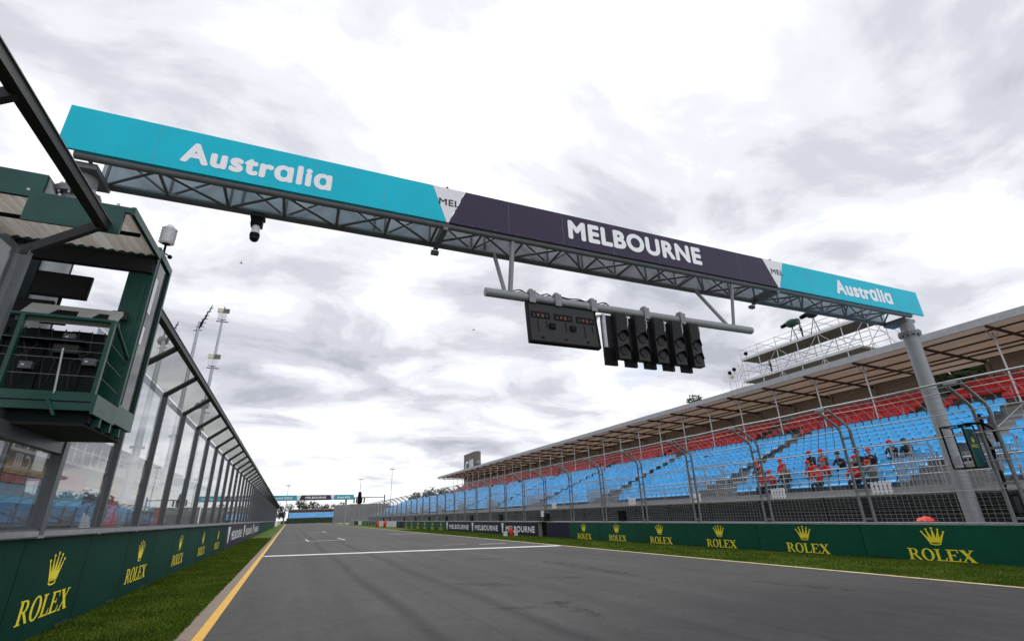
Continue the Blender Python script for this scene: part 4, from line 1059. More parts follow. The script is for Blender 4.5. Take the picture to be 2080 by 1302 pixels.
# seats
def seat_mesh(name, mname):
    b = MB()
    prof = [(-.26, .40), (-.24, .435), (-.05, .42), (.10, .425), (.17, .50), (.22, .70), (.25, .80), (.24, .845), (.28, .845), (.29, .78), (.25, .62), (.20, .46), (.13, .39), (-.05, .385), (-.24, .39)]
    ws = [.19, .205, .215, .215, .215, .215, .195, .14, .14, .195, .215, .215, .215, .215, .20]
    n = len(prof); vs = [(x_, -w_, z_) for (x_, z_), w_ in zip(prof, ws)] + [(x_, w_, z_) for (x_, z_), w_ in zip(prof, ws)]
    fs = [(i, (i + 1) % n, (i + 1) % n + n, i + n) for i in range(n)]
    for o_ in (0, n):
        for i in range(7): fs.append((i + o_, i + 1 + o_, (n - 2 - i) + o_, (n - 1 - i) + o_) if i < 6 else (6 + o_, 7 + o_, 8 + o_))
    b.add(vs, fs, mname)
    b.box(-.02, .03, -.03, .03, 0.0, .384, 'stand_steel')
    return b
blue_b, red_b = seat_mesh('blue_seat', 'seat_blue'), seat_mesh('red_seat', 'seat_red')
blue_me, red_me = blue_b.mesh('grandstand_seat'), red_b.mesh('grandstand_seat')
def blocked(i, y_):
    for yc in YC:
        if i < 3 and abs(y_ - yc) < 1.55: return True
        if i >= 3 and abs(y_ - yc) < .62: return True
    if 3 <= i <= 7 and 6.8 < y_ < 9.9: return True
    return False
spots = []
rnd = random.Random(11)
for i in range(NROW):
    y_ = SY0 + .4
    while y_ < SY1 - .3:
        if not blocked(i, y_) and not (rnd.random() < .004): spots.append((i, y_))
        y_ += .5
def in_view(x_, y_): return y_ / x_ > .355
vis = sorted([s_ for s_ in spots if in_view(rowx(s_[0]), s_[1])], key=lambda s_: rowx(s_[0]) ** 2 + s_[1] ** 2)
redspots = []
for i in range(NRED):
    y_ = SY0 + .4
    while y_ < RY1 - .3:
        if not any(abs(y_ - yc - 5.5) < .7 for yc in YC) and not (any(abs(y_ - yc - 3) < 1.1 for yc in YC) and i < 2): redspots.append((i, y_))
        y_ += .5
both = [(rowx(i) ** 2 + y ** 2, 0, (i, y)) for i, y in vis] + [(redx(i) ** 2 + y ** 2, 1, (i, y)) for i, y in redspots if in_view(redx(i), y)]
both.sort(); both = both[:300]
vis = [q[2] for q in both if q[1] == 0]; rvis = [q[2] for q in both if q[1] == 1]
solo = set(vis)
for (i, y_) in vis[:300]:
    o = bpy.data.objects.new('stadium_chair', blue_me); col.objects.link(o); o.location = (rowx(i), y_, rowz(i)); o.rotation_euler.z = R(rnd.uniform(-2, 2))
    tag(o, 'blue plastic seat in the lower rows at the near right', 'seat', 'blue seats nearest the camera')
def mass(spots_, src, px, pz, name):
    b = MB(); V = src.v; F = src.f
    vs = []; fs = []; mi = []
    for (i, y_) in spots_:
        o_ = len(vs); X_, Z_ = px(i), pz(i); r_ = rnd.uniform(-.03, .03); dz = rnd.uniform(-.01, .01)
        vs += [(v[0] + X_ + v[1] * r_, v[1] + y_, v[2] + Z_ + dz) for v in V]; fs += [tuple(q + o_ for q in f) for f in F]; mi += src.mi
    b.v, b.f, b.mi, b.ms = vs, fs, mi, list(src.ms)
    return b.obj(name, fix=False)
src_b = MB(); src_b.v, src_b.f, src_b.mi, src_b.ms = [tuple(v.co) for v in blue_me.vertices], [tuple(p.vertices) for p in blue_me.polygons], [p.material_index for p in blue_me.polygons], list(blue_b.ms)
src_r = MB(); src_r.v, src_r.f, src_r.mi, src_r.ms = src_b.v, src_b.f, src_b.mi, list(red_b.ms)
tag(mass([s_ for s_ in spots if s_ not in solo], src_b, rowx, rowz, 'blue_seat_rows'), 'rows of blue seats running down the far length of the grandstand', 'seats', kind='stuff')
rspots = redspots
rsolo = set(rvis[:300])
for (i, y_) in rvis[:300]:
    o = bpy.data.objects.new('stadium_chair', red_me); col.objects.link(o); o.location = (redx(i), y_, redz(i)); o.rotation_euler.z = R(rnd.uniform(-2, 2))
    tag(o, 'red plastic seat in the upper rows at the near right', 'seat', 'red seats nearest the camera')
tag(mass([s_ for s_ in rspots if s_ not in rsolo], src_r, redx, redz, 'red_seat_rows'), 'rows of red seats running down the far length under the grandstand roof', 'seats', kind='stuff')
# white slatted gates on the front kerb
for k_, (y_, lab) in enumerate(((12.98, 'largest white slatted gate on the grandstand front, right of the seated people'), (17.77, 'white slatted gate on the grandstand front, below the left group of people'), (23.35, 'white slatted gate on the grandstand front, third from the right'), (29.5, 'white slatted gate on the grandstand front, fourth from the right'), (41, 'small far white slatted gate on the grandstand front'))):
    o = empty('slatted_gate', (SX - .07, y_, 1.98), lab, 'gate', 0, 'white gates on the stand front')
    b = MB()
    for q in range(5): b.box(-.03, .0, -.36 + q * .165, -.26 + q * .165, -.1, .40, 'white_vinyl')
    b.obj('slats', o); b = MB(); b.box(.001, .03, -.38, .42, 0, .07, 'white_vinyl'); b.box(.001, .03, -.38, .42, .28, .35, 'white_vinyl'); b.obj('gate_rail', o)

# ------------------------------------------------------------------ people in the stand
def body_mesh(pose, top, legs, seed):
    """one skinned figure; pose gives joints in metres, faces -x (the track), hips at the origin height"""
    J, E, rad = pose
    me = bpy.data.meshes.new('person'); me.from_pydata([Vector(p) for p in J], E, []); me.update()
    o = bpy.data.objects.new('person_rig', me); col.objects.link(o)
    md = o.modifiers.new('skin', 'SKIN'); md.use_smooth_shade = True
    for v, r_ in zip(me.skin_vertices[0].data, rad): v.radius = (r_, r_ * (.82 if r_ > .12 else 1))
    me.skin_vertices[0].data[0].use_root = True
    sb = o.modifiers.new('sub', 'SUBSURF'); sb.levels = 1; sb.render_levels = 1
    dg = bpy.context.evaluated_depsgraph_get(); r_ = bpy.data.meshes.new_from_object(o.evaluated_get(dg))
    bpy.data.objects.remove(o); bpy.data.meshes.remove(me)
    r_.materials.clear()
    for k2 in (top, legs, 'skin', 'hair', 'black'): r_.materials.append(MATS[k2])
    def near(p, ids): return min((Vector(p) - Vector(J[i])).length for i in ids)
    HEAD, HAND, LEG, FOOT = [4, 5, 6], [9, 12], [13, 14, 16, 17], [15, 18]
    TOP = [0, 1, 2, 3, 7, 8, 10, 11]
    for p in r_.polygons:
        c = p.center; ds = [near(c, TOP), near(c, LEG), near(c, HEAD + HAND), 9, near(c, FOOT)]
        k2 = ds.index(min(ds))
        p.material_index = k2; p.use_smooth = True
    r_.name = 'person'
    return r_
def seated(lean, arm, turn):
    J = [(0, 0, .0), (-.02 - lean * .2, 0, .20), (-.05 - lean * .55, 0, .40), (-.06 - lean * .7, 0, .52), (-.07 - lean * .75, 0, .60), (-.09 - lean * .8, turn * .02, .70), (-.08 - lean * .8, turn * .02, .80),
         (-.05 - lean * .6, -.20, .46), (-.16 - lean, -.25, .22 + arm), (-.36 - lean * .6, -.16, .18 + arm * 1.6),
         (-.05 - lean * .6, .20, .46), (-.16 - lean, .25, .22), (-.38 - lean * .6, .14, .14),
         (-.12, -.10, -.01), (-.46, -.13, .03), (-.44, -.13, -.40), (-.12, .10, -.01), (-.46, .14, .03), (-.46, .14, -.40), (-.56, -.13, -.42), (-.58, .14, -.42)]
    E = [(0, 1), (1, 2), (2, 3), (3, 4), (4, 5), (5, 6), (2, 7), (7, 8), (8, 9), (2, 10), (10, 11), (11, 12), (0, 13), (13, 14), (14, 15), (0, 16), (16, 17), (17, 18), (15, 19), (18, 20)]
    rad = [.15, .15, .17, .08, .065, .105, .085, .075, .052, .038, .075, .052, .038, .10, .075, .05, .10, .075, .05, .04, .04]
    return J, E, rad
def standing():
    J = [(0, 0, .92), (-.02, 0, 1.12), (-.03, 0, 1.34), (-.03, 0, 1.46), (-.04, 0, 1.54), (-.06, 0, 1.63), (-.05, 0, 1.73), (-.03, -.21, 1.40), (-.12, -.28, 1.16), (-.34, -.20, 1.14), (-.03, .21, 1.40), (-.10, .28, 1.14), (-.32, .20, 1.10),
         (0, -.10, .86), (-.03, -.11, .48), (.03, -.12, .08), (0, .10, .86), (-.02, .12, .48), (.03, .13, .08), (-.12, -.12, .04), (-.12, .13, .04)]
    E = [(0, 1), (1, 2), (2, 3), (3, 4), (4, 5), (5, 6), (2, 7), (7, 8), (8, 9), (2, 10), (10, 11), (11, 12), (0, 13), (13, 14), (14, 15), (0, 16), (16, 17), (17, 18), (15, 19), (18, 20)]
    rad = [.15, .15, .17, .08, .06, .105, .085, .075, .052, .038, .075, .052, .038, .10, .07, .05, .10, .07, .05, .04, .04]
    return J, E, rad
cap = MB(); cap.ball((0, 0, 0), .125, 'red_cloth', 12, 8, (1, .95, .95), -.15); cap.prism([(-.10, -.10), (-.22, -.08), (-.24, 0), (-.22, .08), (-.10, .10)], 'z', -.02, 0.0, 'red_cloth')
cap_me = cap.mesh('cap')
hairb = MB(); hairb.ball((0, 0, 0), .122, 'hair', 12, 8, (1, .95, .95), -.25); hair_me = hairb.mesh('hair')
face = MB(); face.ball((-.105, -.038, 0), .014, 'black', 6, 5); face.ball((-.105, .038, 0), .014, 'black', 6, 5); face.ball((-.12, 0, -.035), .022, 'skin', 6, 5, (1, .8, 1.3)); face.box(-.108, -.100, -.03, .03, -.078, -.068, 'red')
face_me = face.mesh('face')
poses = {'a': seated(.05, .0, 1), 'b': seated(.22, .08, -1), 'c': seated(.12, .16, 0), 's': standing()}
bodies = {}
def person(x, y, z, pose, top, legs, hat, lab, cat='person', rz=0, group='people seated in the grandstand'):
    k2 = (pose, top, legs)
    if k2 not in bodies: bodies[k2] = body_mesh(poses[pose], top, legs, 1)
    o = bpy.data.objects.new('person', bodies[k2]); col.objects.link(o); o.location = (x, y, z); o.rotation_euler.z = rz
    h = Vector(poses[pose][0][5]) + Vector((0, 0, .02))
    link('cap' if hat else 'hair', cap_me if hat else hair_me, o, h + Vector((.005, 0, .045)))
    link('face', face_me, o, h)
    return tag(o, lab, cat, group)
PP = [(2, 19.51, 'a', 'red_cloth', 'denim', 1, 'person in red at the left end of the group, highest row'), (0, 18.2, 'b', 'jacket_dark', 'denim', 1, 'person in a dark jacket, front row, above the left white gate'),
      (3, 18.3, 'a', 'jacket_dark', 'denim', 1, 'person in dark clothes and red cap, upper row, left of near post'), (3, 17.6, 'c', 'jacket_grey', 'denim', 1, 'person in a grey jacket, upper row, left of the near fence post'),
      (1, 16.48, 'b', 'red_cloth', 'jacket_dark', 1, 'person in red leaning forward just left of the near fence post'), (1, 17.33, 'a', 'red_cloth', 'denim', 1, 'person in red and a red cap in the second row left of the fence post'),
      (0, 16.41, 'c', 'red_cloth', 'jacket_dark', 1, 'person in red in the front row, lowest left of the fence post'), (2, 16.2, 'b', 'jacket_dark', 'denim', 0, 'bareheaded person in a dark jacket close behind the near fence post'),
      (2, 15.3, 'a', 'jacket_dark', 'denim', 1, 'person in a dark jacket and red cap right of the near fence post, third row'), (2, 14.75, 'c', 'jacket_dark', 'jacket_dark', 1, 'person in dark clothes and red cap, middle of the right group'),
      (1, 14.93, 'b', 'jacket_dark', 'denim', 1, 'person leaning forward in a red cap in the second row of the right group'), (0, 14.65, 'b', 'red_cloth', 'jacket_dark', 1, 'person in a red top and cap, front row of the right group'),
      (3, 14.2, 'c', 'jacket_dark', 'denim', 1, 'person in black with a red cap, highest of the right group'), (3, 13.6, 'a', 'jacket_dark', 'denim', 0, 'bareheaded person in black at the right end of the group'),
      (0, 13.95, 'c', 'jacket_grey', 'denim', 1, 'person in grey with a red cap beside the largest white gate'), (2, 21.0, 'b', 'jacket_dark', 'denim', 1, 'person in dark clothes and red cap behind the second fence post'),
      (0, 19.56, 'a', 'red_cloth', 'denim', 1, 'person in red in the front row, leftmost below the group'), (0, 19.0, 'c', 'red_cloth', 'jacket_dark', 1, 'person in red in the front row, second from the left'), (1, 18.66, 'b', 'jacket_grey', 'denim', 1, 'person in a grey jacket and red cap in the second row, left part'),
      (1, 20.2, 'a', 'jacket_dark', 'denim', 1, 'person in a dark jacket and red cap in the second row at the left end')]
for (i, y_, ps, tp, lg, ht, lab) in PP: person(rowx(i) + .03, y_, rowz(i) + .52, ps, tp, lg, ht, lab)

# ------------------------------------------------------------------ scaffold camera tower behind the stand
TX, TY0, TY1 = 45.0, 24.2, 38.0
tw = empty('camera_scaffold', (TX + 1.2, 31, 0), 'tall silver scaffold tower with two decks rising behind the grandstand roof', 'scaffold')
def tl(b, name): return b.obj(name, tw, (-(TX + 1.2), -31, 0))
b = MB(); ysf = [TY0 + (TY1 - TY0) * i / 6 for i in range(7)]
for y_ in ysf:
    for x_ in (TX, TX + 2.6):
        b.tube([(x_, y_, 0), (x_, y_, 18.2)], .045, 'scaffold', 6)
    for z_ in (12.0, 13.4, 15.8, 18.2): b.tube([(TX, y_, z_), (TX + 2.6, y_, z_)], .035, 'scaffold', 6)
for z_ in (12.0, 13.4, 15.2, 15.7, 17.65, 18.15):
    for x_ in (TX, TX + 2.6): b.tube([(x_, TY0, z_), (x_, TY1, z_)], .035, 'scaffold', 6)
for i in range(6):
    for x_ in (TX, TX + 2.6):
        for z0_, z1_ in ((11, 14.5), (14.6, 17.0)): b.tube([(x_, ysf[i], z0_ if i % 2 else z1_), (x_, ysf[i + 1], z1_ if i % 2 else z0_)], .03, 'scaffold', 6)
b.tube([(TX, TY0, 17), (TX, TY0 - 3.4, 11)], .04, 'scaffold', 6); b.tube([(TX, TY0, 14.6), (TX, TY0 - 1.8, 11)], .035, 'scaffold', 6); b.tube([(TX + 2.6, TY0, 17), (TX + 2.6, TY0 - 3.4, 11)], .04, 'scaffold', 6)
rnd2 = random.Random(5)
for y_ in (38.6, 39.4, 40.2):
    for x_ in (TX, TX + 1.3): b.tube([(x_, y_, 11), (x_, y_, 17.0 - (y_ - 38) * .3)], .03, 'scaffold', 6)
for z_ in (12.2, 13.1, 14.0, 14.9, 15.8, 16.5):
    b.tube([(TX, 38, z_), (TX, 40.4, z_)], .03, 'scaffold', 6); b.tube([(TX, 38, z_), (TX + 1.3, 40.2, z_ - .8)], .025, 'scaffold', 6)
tl(b, 'tubes')
b = MB(); b.box(TX - .05, TX + 2.65, TY0 + .2, TY1 - .1, 16.80, 17.0, 'ply'); b.box(TX - .10, TX - .051, TY0 + .2, TY1 - .1, 16.84, 17.10, 'scaffold'); tl(b, 'deck')
b = MB(); b.box(TX - .05, TX + 2.65, TY0 + 1.0, TY1 + .2, 14.40, 14.6, 'ply'); b.box(TX - .10, TX - .051, TY0 + 1.0, TY1 + .2, 14.44, 14.70, 'scaffold'); tl(b, 'deck')
for y_, z_, r_, mm in ((37.2, 17.5, .22, 'black'), (39.9, 16.0, .22, 'black'), (39.2, 16.2, .22, 'black'), (39.7, 15.5, .25, 'lamp_face')):
    b = MB(); b.ball((TX - .1, y_, z_), r_, mm, 8, 6); b.tube([(TX - .1, y_, z_ - .5), (TX - .1, y_, z_)], .03, 'galv_dark', 5); tl(b, 'floodlight')
b = MB()
for q in range(7): b.tube([(TX - .1, 38.6 - .0, 11.4 + q * .28), (TX - .1, 39.2, 11.5 + q * .28)], .025, 'scaffold', 5)
b.tube([(TX - .1, 38.6, 11), (TX - .1, 38.6, 13.3)], .03, 'scaffold', 6); b.tube([(TX - .1, 39.2, 11), (TX - .1, 39.2, 13.4)], .03, 'scaffold', 6); tl(b, 'ladder')
def tv_camera(y_, cover, lab, s=1.0):
    o = empty('broadcast_camera', (TX + .7, y_, 17.0), lab, 'camera'); o.scale = (s, s, s)
    b = MB()
    for a in (0, 2.1, 4.2): b.tube([(0, 0, 1.55), (.5 * math.cos(a), .5 * math.sin(a), 0)], .035, 'charcoal', 6)
    b.obj('tripod', o)
    b = MB(); b.ball((0, 0, 1.95), .55, cover, 12, 8, (.75, 1.0, .75)); b.tube([(-.1, .45, 1.95), (-.15, .95, 1.87)], [.2, .16], 'black', 12); b.box(-.2, .2, -.75, -.4, 1.65, 2.15, cover); b.obj('camera_body', o)
tv_camera(31.6, 'booth_green', 'broadcast camera under a dark green cover on the scaffold deck', 1.12)
tv_camera(29.2, 'black_matt', 'broadcast camera under a black cover on the scaffold deck', 1.22)
person(TX + .4, 30.5, 17.0, 's', 'jacket_dark', 'jacket_dark', 0, 'person in black between the two covered cameras on the scaffold', group='people on the scaffold', rz=R(-60))
person(TX + .6, 35.0, 14.6, 's', 'booth_green', 'denim', 0, 'person in a green jacket on the lower scaffold deck', group='people on the scaffold', rz=R(-60))
# brown screen tower far behind the roof
o = empty('screen_tower', (45, 133, 0), 'brown box tower with white lettering rising behind the far roof', 'tower')
b = MB(); b.box(-.8, .8, -5.2, 4.6, 6, 17.6, 'brown_box'); Mt = plane((-.805, 4.6, 0), (0, -1, 0), (0, 0, 1)); put_text(b, 'C', Mt, 1.3, 4.0, 12.7, 15.6, 'print_white', .03)
for q in range(3): b.poly([(5.0 + q * 1.15, 12.8), (5.75 + q * 1.15, 12.8), (5.75 + q * 1.15, 15.7), (5.0 + q * 1.15, 15.7)], Mt, 'print_white')
b.obj('tower_box', o); b = MB(); b.ball((0, -5.4, 14.5), .8, 'galv_dark', 10, 7); b.tube([(0, -5.4, 6), (0, -5.4, 17.8)], .12, 'galv_dark', 8); b.obj('dish', o)
b = MB(); b.tube([(0, 0, 0), (0, 0, 6)], .4, 'brown_box', 8); b.obj('tower_leg', o)

# ------------------------------------------------------------------ left side beyond the glass: masts, pit buildings, flags
def mast(x, y, h, r_, lab, heads):
    o = empty('lighting_mast', (x, y, 0), lab, 'mast', 0, 'masts beyond the glass fence')
    b = MB(); b.tube([(0, 0, 0), (0, 0, h * .5), (0, 0, h)], [r_, r_ * .75, r_ * .45], 'galv', 10); b.tube([(0, 0, h * .45), (0, 0, h * .46)], r_ * 1.5, 'galv_dark', 10); b.obj('pole', o)
    for (z_, kind) in heads:
        b = MB()
        if kind == 'flood':
            b.box(-.55, .6, -.06, .06, z_ - .1, z_, 'galv_dark')
            for q in range(2): b.box(-.58 + q * .62, -.06 + q * .62, -.3, -.05, z_ + .95, z_ + 1.40, 'lamp_face' if q == 0 else 'brown_box'); b.box(-.45 + q * .42, -.05 + q * .42, -.3, -.05, z_ + .12, z_ + .85, 'white_vinyl')
            b.tube([(0, 0, z_), (0, 0, z_ + 1.7)], .06, 'galv_dark', 8); b.obj('floodlight', o)
        elif kind == 'box':
            b.box(-.35, .35, -.3, .3, z_, z_ + .8, 'galv_dark'); b.tube([(.0, 0, z_ - .4), (.6, 0, z_ - .5)], .05, 'galv_dark', 6); b.ball((-.5, -.1, z_ + .2), .35, 'galv_dark', 8, 6); b.obj('equipment', o)
        else:
            for q in range(7): b.tube([(.10 * q - .05, 0, z_ + q * .34), (.10 * q + .05 + .05 * (q % 2), 0, z_ + .34 + q * .34)], .10 - .012 * q, 'black', 6); b.bar((.1 * q - .3 + .03 * q, 0, z_ + q * .34), (.1 * q + .3 - .03 * q, .02, z_ + q * .34 + .1), .05, .05, 'charcoal')
            b.obj('antenna', o)
    return o
mast(-9.4, 58, 23.0, .24, 'tall mast with two white floodlight heads beyond the glass fence', [(22.2, 'flood'), (16.9, 'flood'), (12.6, 'box')])
mast(-8.6, 43.5, 16.8, .22, 'tall mast with a dark crooked antenna on its top', [(16.0, 'antenna')])
mast(-10.9, 44.5, 15.2, .32, 'nearest mast, close beside the booth side screen', [(14.6, 'antenna')])
o = empty('dome_camera', (-11.6, 47, 16.0), 'round dark dome camera on an arm near the nearest mast', 'camera'); b = MB(); b.ball((0, 0, 0), .42, 'galv_dark', 12, 8); b.tube([(0, 0, .3), (.2, -1.0, .9), (.7, -2.4, -.2)], .05, 'galv_dark', 6); b.obj('dome', o)
# pit building
def pit_building(x0, y0, y1, h, name, lab, bands, roofm='charcoal'):
    o = empty(name, (x0 - 4, (y0 + y1) / 2, 0), lab, 'building'); L2 = (y1 - y0) / 2
    b = MB(); b.box(-4, 3.9, -L2, L2, 0, h - .5, 'pit_wall'); b.obj('wall', o)
    b = MB(); b.box(-4.5, 5.6, -L2 - .5, L2 + .5, h - .49, h, roofm); b.obj('roof', o)
    for (z0_, z1_, mats, out_, nm) in bands:
        n_ = max(1, int(round(2 * L2 / 6.0))); st_ = 2 * L2 / n_
        for q in range(n_):
            b = MB(); mm = mats[(q * 7 + q // 3) % len(mats)]; b.box(3.92, 3.92 + out_, -L2 + q * st_ + .08, -L2 + (q + 1) * st_ - .08, z0_, z1_, mm); b.obj(nm, o)
    b = MB()
    b.tube([(5.3, -L2, 7.6), (5.3, L2, 7.6)], .04, 'white_vinyl', 6)
    for q in range(int(L2)): b.tube([(5.3, -L2 + 2 * q, 6.6), (5.3, -L2 + 2 * q, h - .5)], .05, 'white_vinyl', 6)
    b.box(3.93, 5.5, -L2, L2, 6.3, 6.5, 'pit_wall'); b.obj('terrace', o)
    return o
pit_building(-18.2, -6, 96, 8.8, 'pit_building', 'long low pit building with coloured garage fronts behind the glass', [(.1, 3.2, ['pit_navy', 'black', 'pit_navy', 'charcoal'], .05, 'garage_door'), (3.3, 4.5, ['pit_navy', 'pit_cyan', 'pit_cyan', 'pit_navy'], .4, 'fascia_panel'), (4.6, 5.1, ['pit_lilac', 'pit_red', 'white_vinyl'], .3, 'fascia_strip'), (5.2, 6.25, ['pit_yellow', 'pit_red', 'pit_yellow', 'pit_yellow'], .25, 'banner'), (6.6, 8.2, ['building_glass', 'pit_wall'], .05, 'window')])
pit_building(-24, 108, 268, 11, 'pit_building', 'distant pit building with a pale teal fascia behind the glass', [(.1, 3.6, ['charcoal', 'pit_navy'], .05, 'garage_door'), (8.3, 10.4, ['pit_teal'], 1.2, 'fascia_panel'), (4.6, 6.2, ['white_vinyl', 'charcoal'], .05, 'window')], 'pit_teal')
for (x_, y_, mm, hh, lab) in ((-8.2, 31, 'red', 3.0, 'tall red feather flag behind the glass, nearest'), (-8.6, 29.2, 'white_vinyl', 2.2, 'white feather flag behind the glass, nearest'), (-8.2, 41, 'red', 2.8, 'second red feather flag behind the glass'), (-8.8, 38.5, 'white_vinyl', 2.2, 'second white feather flag behind the glass')):
    o = empty('feather_flag', (x_, y_, 0), lab, 'flag'); b = MB(); b.tube([(0, 0, 0), (0, 0, hh * .8), (.06, .04, hh)], .02, 'galv', 6); b.obj('flag_pole', o)
    b = MB(); b.prism([(.02, .5), (.45, .6), (.50, hh * .6), (.32, hh * .9), (.05, hh)], 'y', -.006, .006, mm); b.obj('flag_cloth', o)

# ------------------------------------------------------------------ far end of the straight
GY = 185
fg = empty('far_gantry', (5 * 1.233, GY, 0), 'far gantry over the end of the straight with teal and black signs', 'gantry')
zb_, zt_ = 7.70, 9.30
Mf = plane((0, -.28, 0), (1, 0, 0), (0, 0, 1))
def fsign(q0, q1, t0, t1, mname, text=None):
    q0, q1, t0, t1 = [(q - 5) * 1.233 for q in (q0, q1, t0, t1)]
    b = MB(); b.prism([(q0, zb_), (q1, zb_), (t1, zt_), (t0, zt_)], 'y', -.27, .1, mname)
    if text: put_text(b, text, Mf, (q0 + q1) / 2 - (q1 - q0) * .32, (q0 + q1) / 2 + (q1 - q0) * .32, zb_ + .45, zb_ + 1.15, 'print_white', .04)
    b.obj('sign_panel', fg)
fsign(-6, 1.5, -6, 1.2, 'teal_far', 'Austrɑliɑ'); fsign(1.52, 1.95, 1.22, 2.35, 'white_vinyl'); fsign(1.97, 10.2, 2.37, 9.8, 'ink', 'MELBOURNE'); fsign(10.22, 10.6, 9.82, 10.9, 'white_vinyl'); fsign(10.62, 16.0, 10.92, 16.0, 'teal_far', 'Austrɑliɑ')
b = MB(); b.box(-13.5, 13.5, .12, .9, zb_, zb_ + .12, 'truss_grey'); b.box(-13.5, 13.5, .12, .9, zt_ - .1, zt_, 'truss_grey'); b.obj('truss', fg)
for u in (-12.6, 11.2):
    b = MB(); b.tube([(u, .5, 0), (u, .5, zb_)], .34, 'gantry_grey', 12); b.obj('pillar', fg)
fs_ = empty('far_signal_arm', (19, 136, 0), 'far post with a black light cluster on a long arm over the fence', 'signal post')
b = MB(); b.tube([(3.2, 0, 0), (3.2, 0, 7.2)], .16, 'galv_dark', 8); b.bar((-4.4, 0, 6.55), (3.2, 0, 6.55), .2, .2, 'galv_dark'); b.obj('arm', fs_)
b = MB()
for q in range(5): b.box(-4.5 + q * .62, -4.2 + q * .62, -.15, .1, 5.2, 6.5, 'black')
b.box(-3.5, -2.6, -.3, .3, 5.0, 7.2, 'black'); b.ball((-3.05, 0, 7.5), .45, 'black', 10, 7); b.obj('light_cluster', fs_)
# far stand
ft = empty('far_grandstand', (10.8, 305, 0), 'distant grandstand of blue rows under a red band closing the straight', 'grandstand')
b = MB(); b.box(-12, 13, 0, 10, 0, 2.7, 'hedge'); b.obj('base', ft)
b = MB()
for q in range(10): b.box(-11, 13, .3 + q * .8, 1.1 + q * .8, 2.7 + .28 * q, 3.0 + .28 * q, 'seat_hazed')
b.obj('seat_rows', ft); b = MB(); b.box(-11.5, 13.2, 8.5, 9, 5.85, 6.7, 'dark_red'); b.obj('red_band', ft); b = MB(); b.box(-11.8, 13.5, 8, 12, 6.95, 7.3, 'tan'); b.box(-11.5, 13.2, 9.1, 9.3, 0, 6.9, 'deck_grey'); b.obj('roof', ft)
b = MB(); b.box(-14, 60, -.6, .6, 0, 1.5, 'hedge'); o = b.obj('clipped_hedge'); o.location = (0, 296, 0); tag(o, 'low dark hedge across the far end of the road', 'hedge')
# far mesh screens
for k_, (x0_, x1_, y_, h_, lab) in enumerate(((17.3, 25, 235, 7.2, 'far grey mesh screen left of the light cluster'), (19.5, 33, 192, 6.4, 'far grey mesh screen below the light cluster'), (26, 40, 170, 5.2, 'far grey mesh screen at the end of the wire fence'))):
    o = empty('mesh_screen', ((x0_ + x1_) / 2, y_, 0), lab, 'screen'); w = (x1_ - x0_) / 2
    b = MB(); b.box(-w, w, -.02, .02, .3, h_, 'stand_steel'); b.obj('screen_sheet', o)
    b = MB()
    for q in range(int(w * 1.2) + 1): b.tube([(-w + q * 2 * w / int(w * 1.2), -.1, 0), (-w + q * 2 * w / int(w * 1.2), -.1, h_ + .3)], .07, 'galv', 6)
    b.obj('screen_posts', o)
for (x_, y_, h_, lab) in ((35, 200, 19, 'thin tall light pole far behind the wire fence'), (24, 205, 15.5, 'short thin light pole far behind the light cluster'), (-1.6, 215, 14, 'thin flag pole just above the end of the glass fence')):
    o = empty('light_pole', (x_, y_, 0), lab, 'pole'); b = MB(); b.tube([(0, 0, 0), (0, 0, h_)], [.16, .08], 'galv', 8); b.obj('pole', o)
    b = MB(); b.box(-.9, .9, -.15, .15, h_, h_ + .25, 'galv_dark'); b.obj('lamp_head', o)

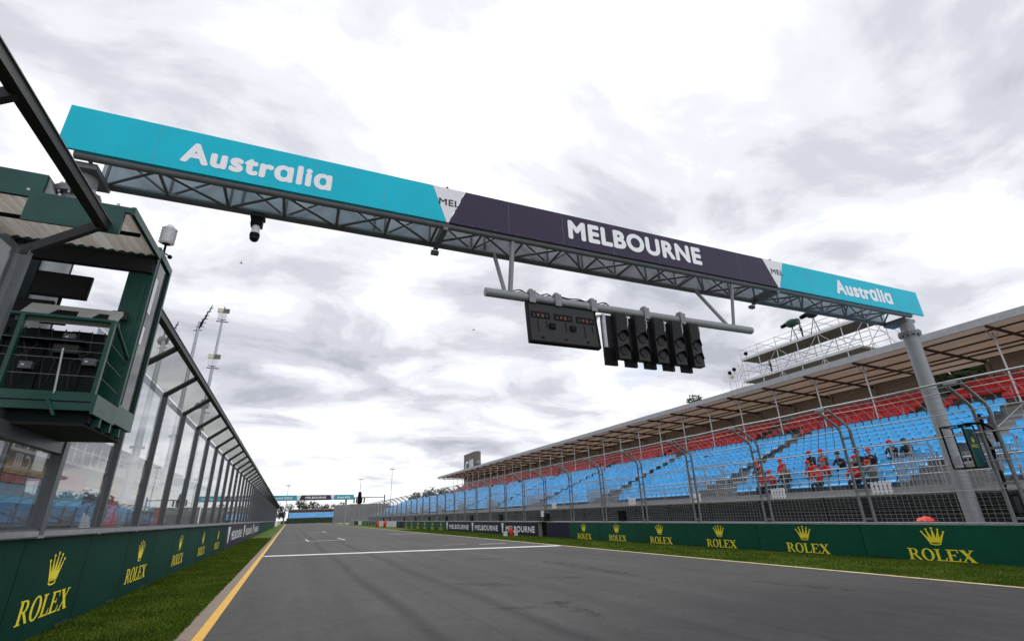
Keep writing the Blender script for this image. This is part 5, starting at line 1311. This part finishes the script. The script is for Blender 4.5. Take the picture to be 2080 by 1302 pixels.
# ------------------------------------------------------------------ trees
def tree(x, y, h, rw, lab, leaf='leaf', n=1500, seed=1, name='broadleaf_tree', low=.35):
    rn = random.Random(seed); o = empty(name, (x, y, 0), lab, 'tree', 0, 'trees beyond the circuit')
    b = MB(); b.tube([(0, 0, 0), (.05 * h * .2, 0, h * .3), (0, .03 * h, h * .75)], [h * .035, h * .026, h * .008], 'bark', 8)
    cl = []
    for q in range(11):
        a = rn.random() * 6.283; rr = rw * (.25 + .6 * rn.random()); zz = h * (low + .12 + (.86 - low - .12) * rn.random()); rr *= 1.1 - .55 * abs((zz / h - .6) / .4)
        p = Vector((rr * math.cos(a), rr * math.sin(a), zz)); cl.append((p, rw * (.28 + .22 * rn.random())))
        b.tube([(0, 0, h * (.25 + .3 * rn.random())), (p.x * .5, p.y * .5, p.z * .8), tuple(p)], [h * .012, h * .008, h * .003], 'bark', 5)
    b.obj('trunk', o)
    c = MB(); vs = []; fs = []
    for q in range(n):
        p, r_ = cl[rn.randrange(len(cl))]
        d = Vector((rn.gauss(0, 1), rn.gauss(0, 1), rn.gauss(0, .8))); d = d.normalized() * r_ * rn.random() ** .4
        ctr = p + d; s_ = rw * (.05 + .06 * rn.random())
        u = Vector((rn.gauss(0, 1), rn.gauss(0, 1), rn.gauss(0, 1))).normalized(); w = u.cross(Vector((rn.gauss(0, 1), rn.gauss(0, 1), rn.gauss(0, 1)))).normalized()
        k2 = len(vs); vs += [ctr - u * s_, ctr + w * s_ * .5, ctr + u * s_, ctr - w * s_ * .5]; fs.append((k2, k2 + 1, k2 + 2, k2 + 3))
    c.add(vs, fs, leaf); c.obj('crown', o, fix=False)
    return o
tree(62, 62.5, 24.0, 3.3, 'dark tree top peeking over the grandstand roof', 'leaf', 3600, 2)
tree(53, 22.8, 15.5, 5.0, 'dull green tree seen under the roof beside the gantry pillar', 'leaf', 5000, 3)
for q, (x_, y_, h_, r_) in enumerate(((38, 166, 9.3, 5), (45, 171, 10.0, 5.5), (52, 178, 10.6, 5.5))): tree(x_, y_, h_, r_, ['leftmost', 'middle', 'rightmost'][q] + ' of three dark trees beyond the far end of the blue stand', 'leaf_dark', 1200, 10 + q)
for q, (x_, y_, h_, r_) in enumerate(((-3, 345, 11.5, 6), (5, 352, 14, 7), (14, 348, 13.8, 6.5), (22, 356, 12.0, 6), (29, 350, 11.6, 6), (36, 360, 11, 6))):
    tree(x_, y_, h_, r_, ['far tree just right of the glass fence end', 'far tree under the left teal sign', 'far rounded tree under the black far sign', 'far tree right of the black far sign', 'far tree under the right teal far sign', 'far tree behind the grey mesh screens'][q], 'leaf' if q % 2 else 'leaf_dark', 900, 20 + q, low=.2)
# two birds
for (p, lab) in (((-9, 60, 30.5), 'tiny dark bird in the sky left of the hanging display'), ((20.5, 60, 25.5), 'tiny dark bird just left of the signal boom')):
    b = MB(); b.tube([(-.18, 0, 0), (0, 0, .02), (.2, 0, .0)], [.02, .06, .02], 'black', 6); b.add([(0, .05, .02), (.1, .05, .02), (.02, .45, .16), (0, -.05, .02), (.1, -.05, .02), (.02, -.45, .16)], [(0, 1, 2), (4, 3, 5)], 'black')
    o = b.obj('bird'); o.location = p; tag(o, lab, 'bird')
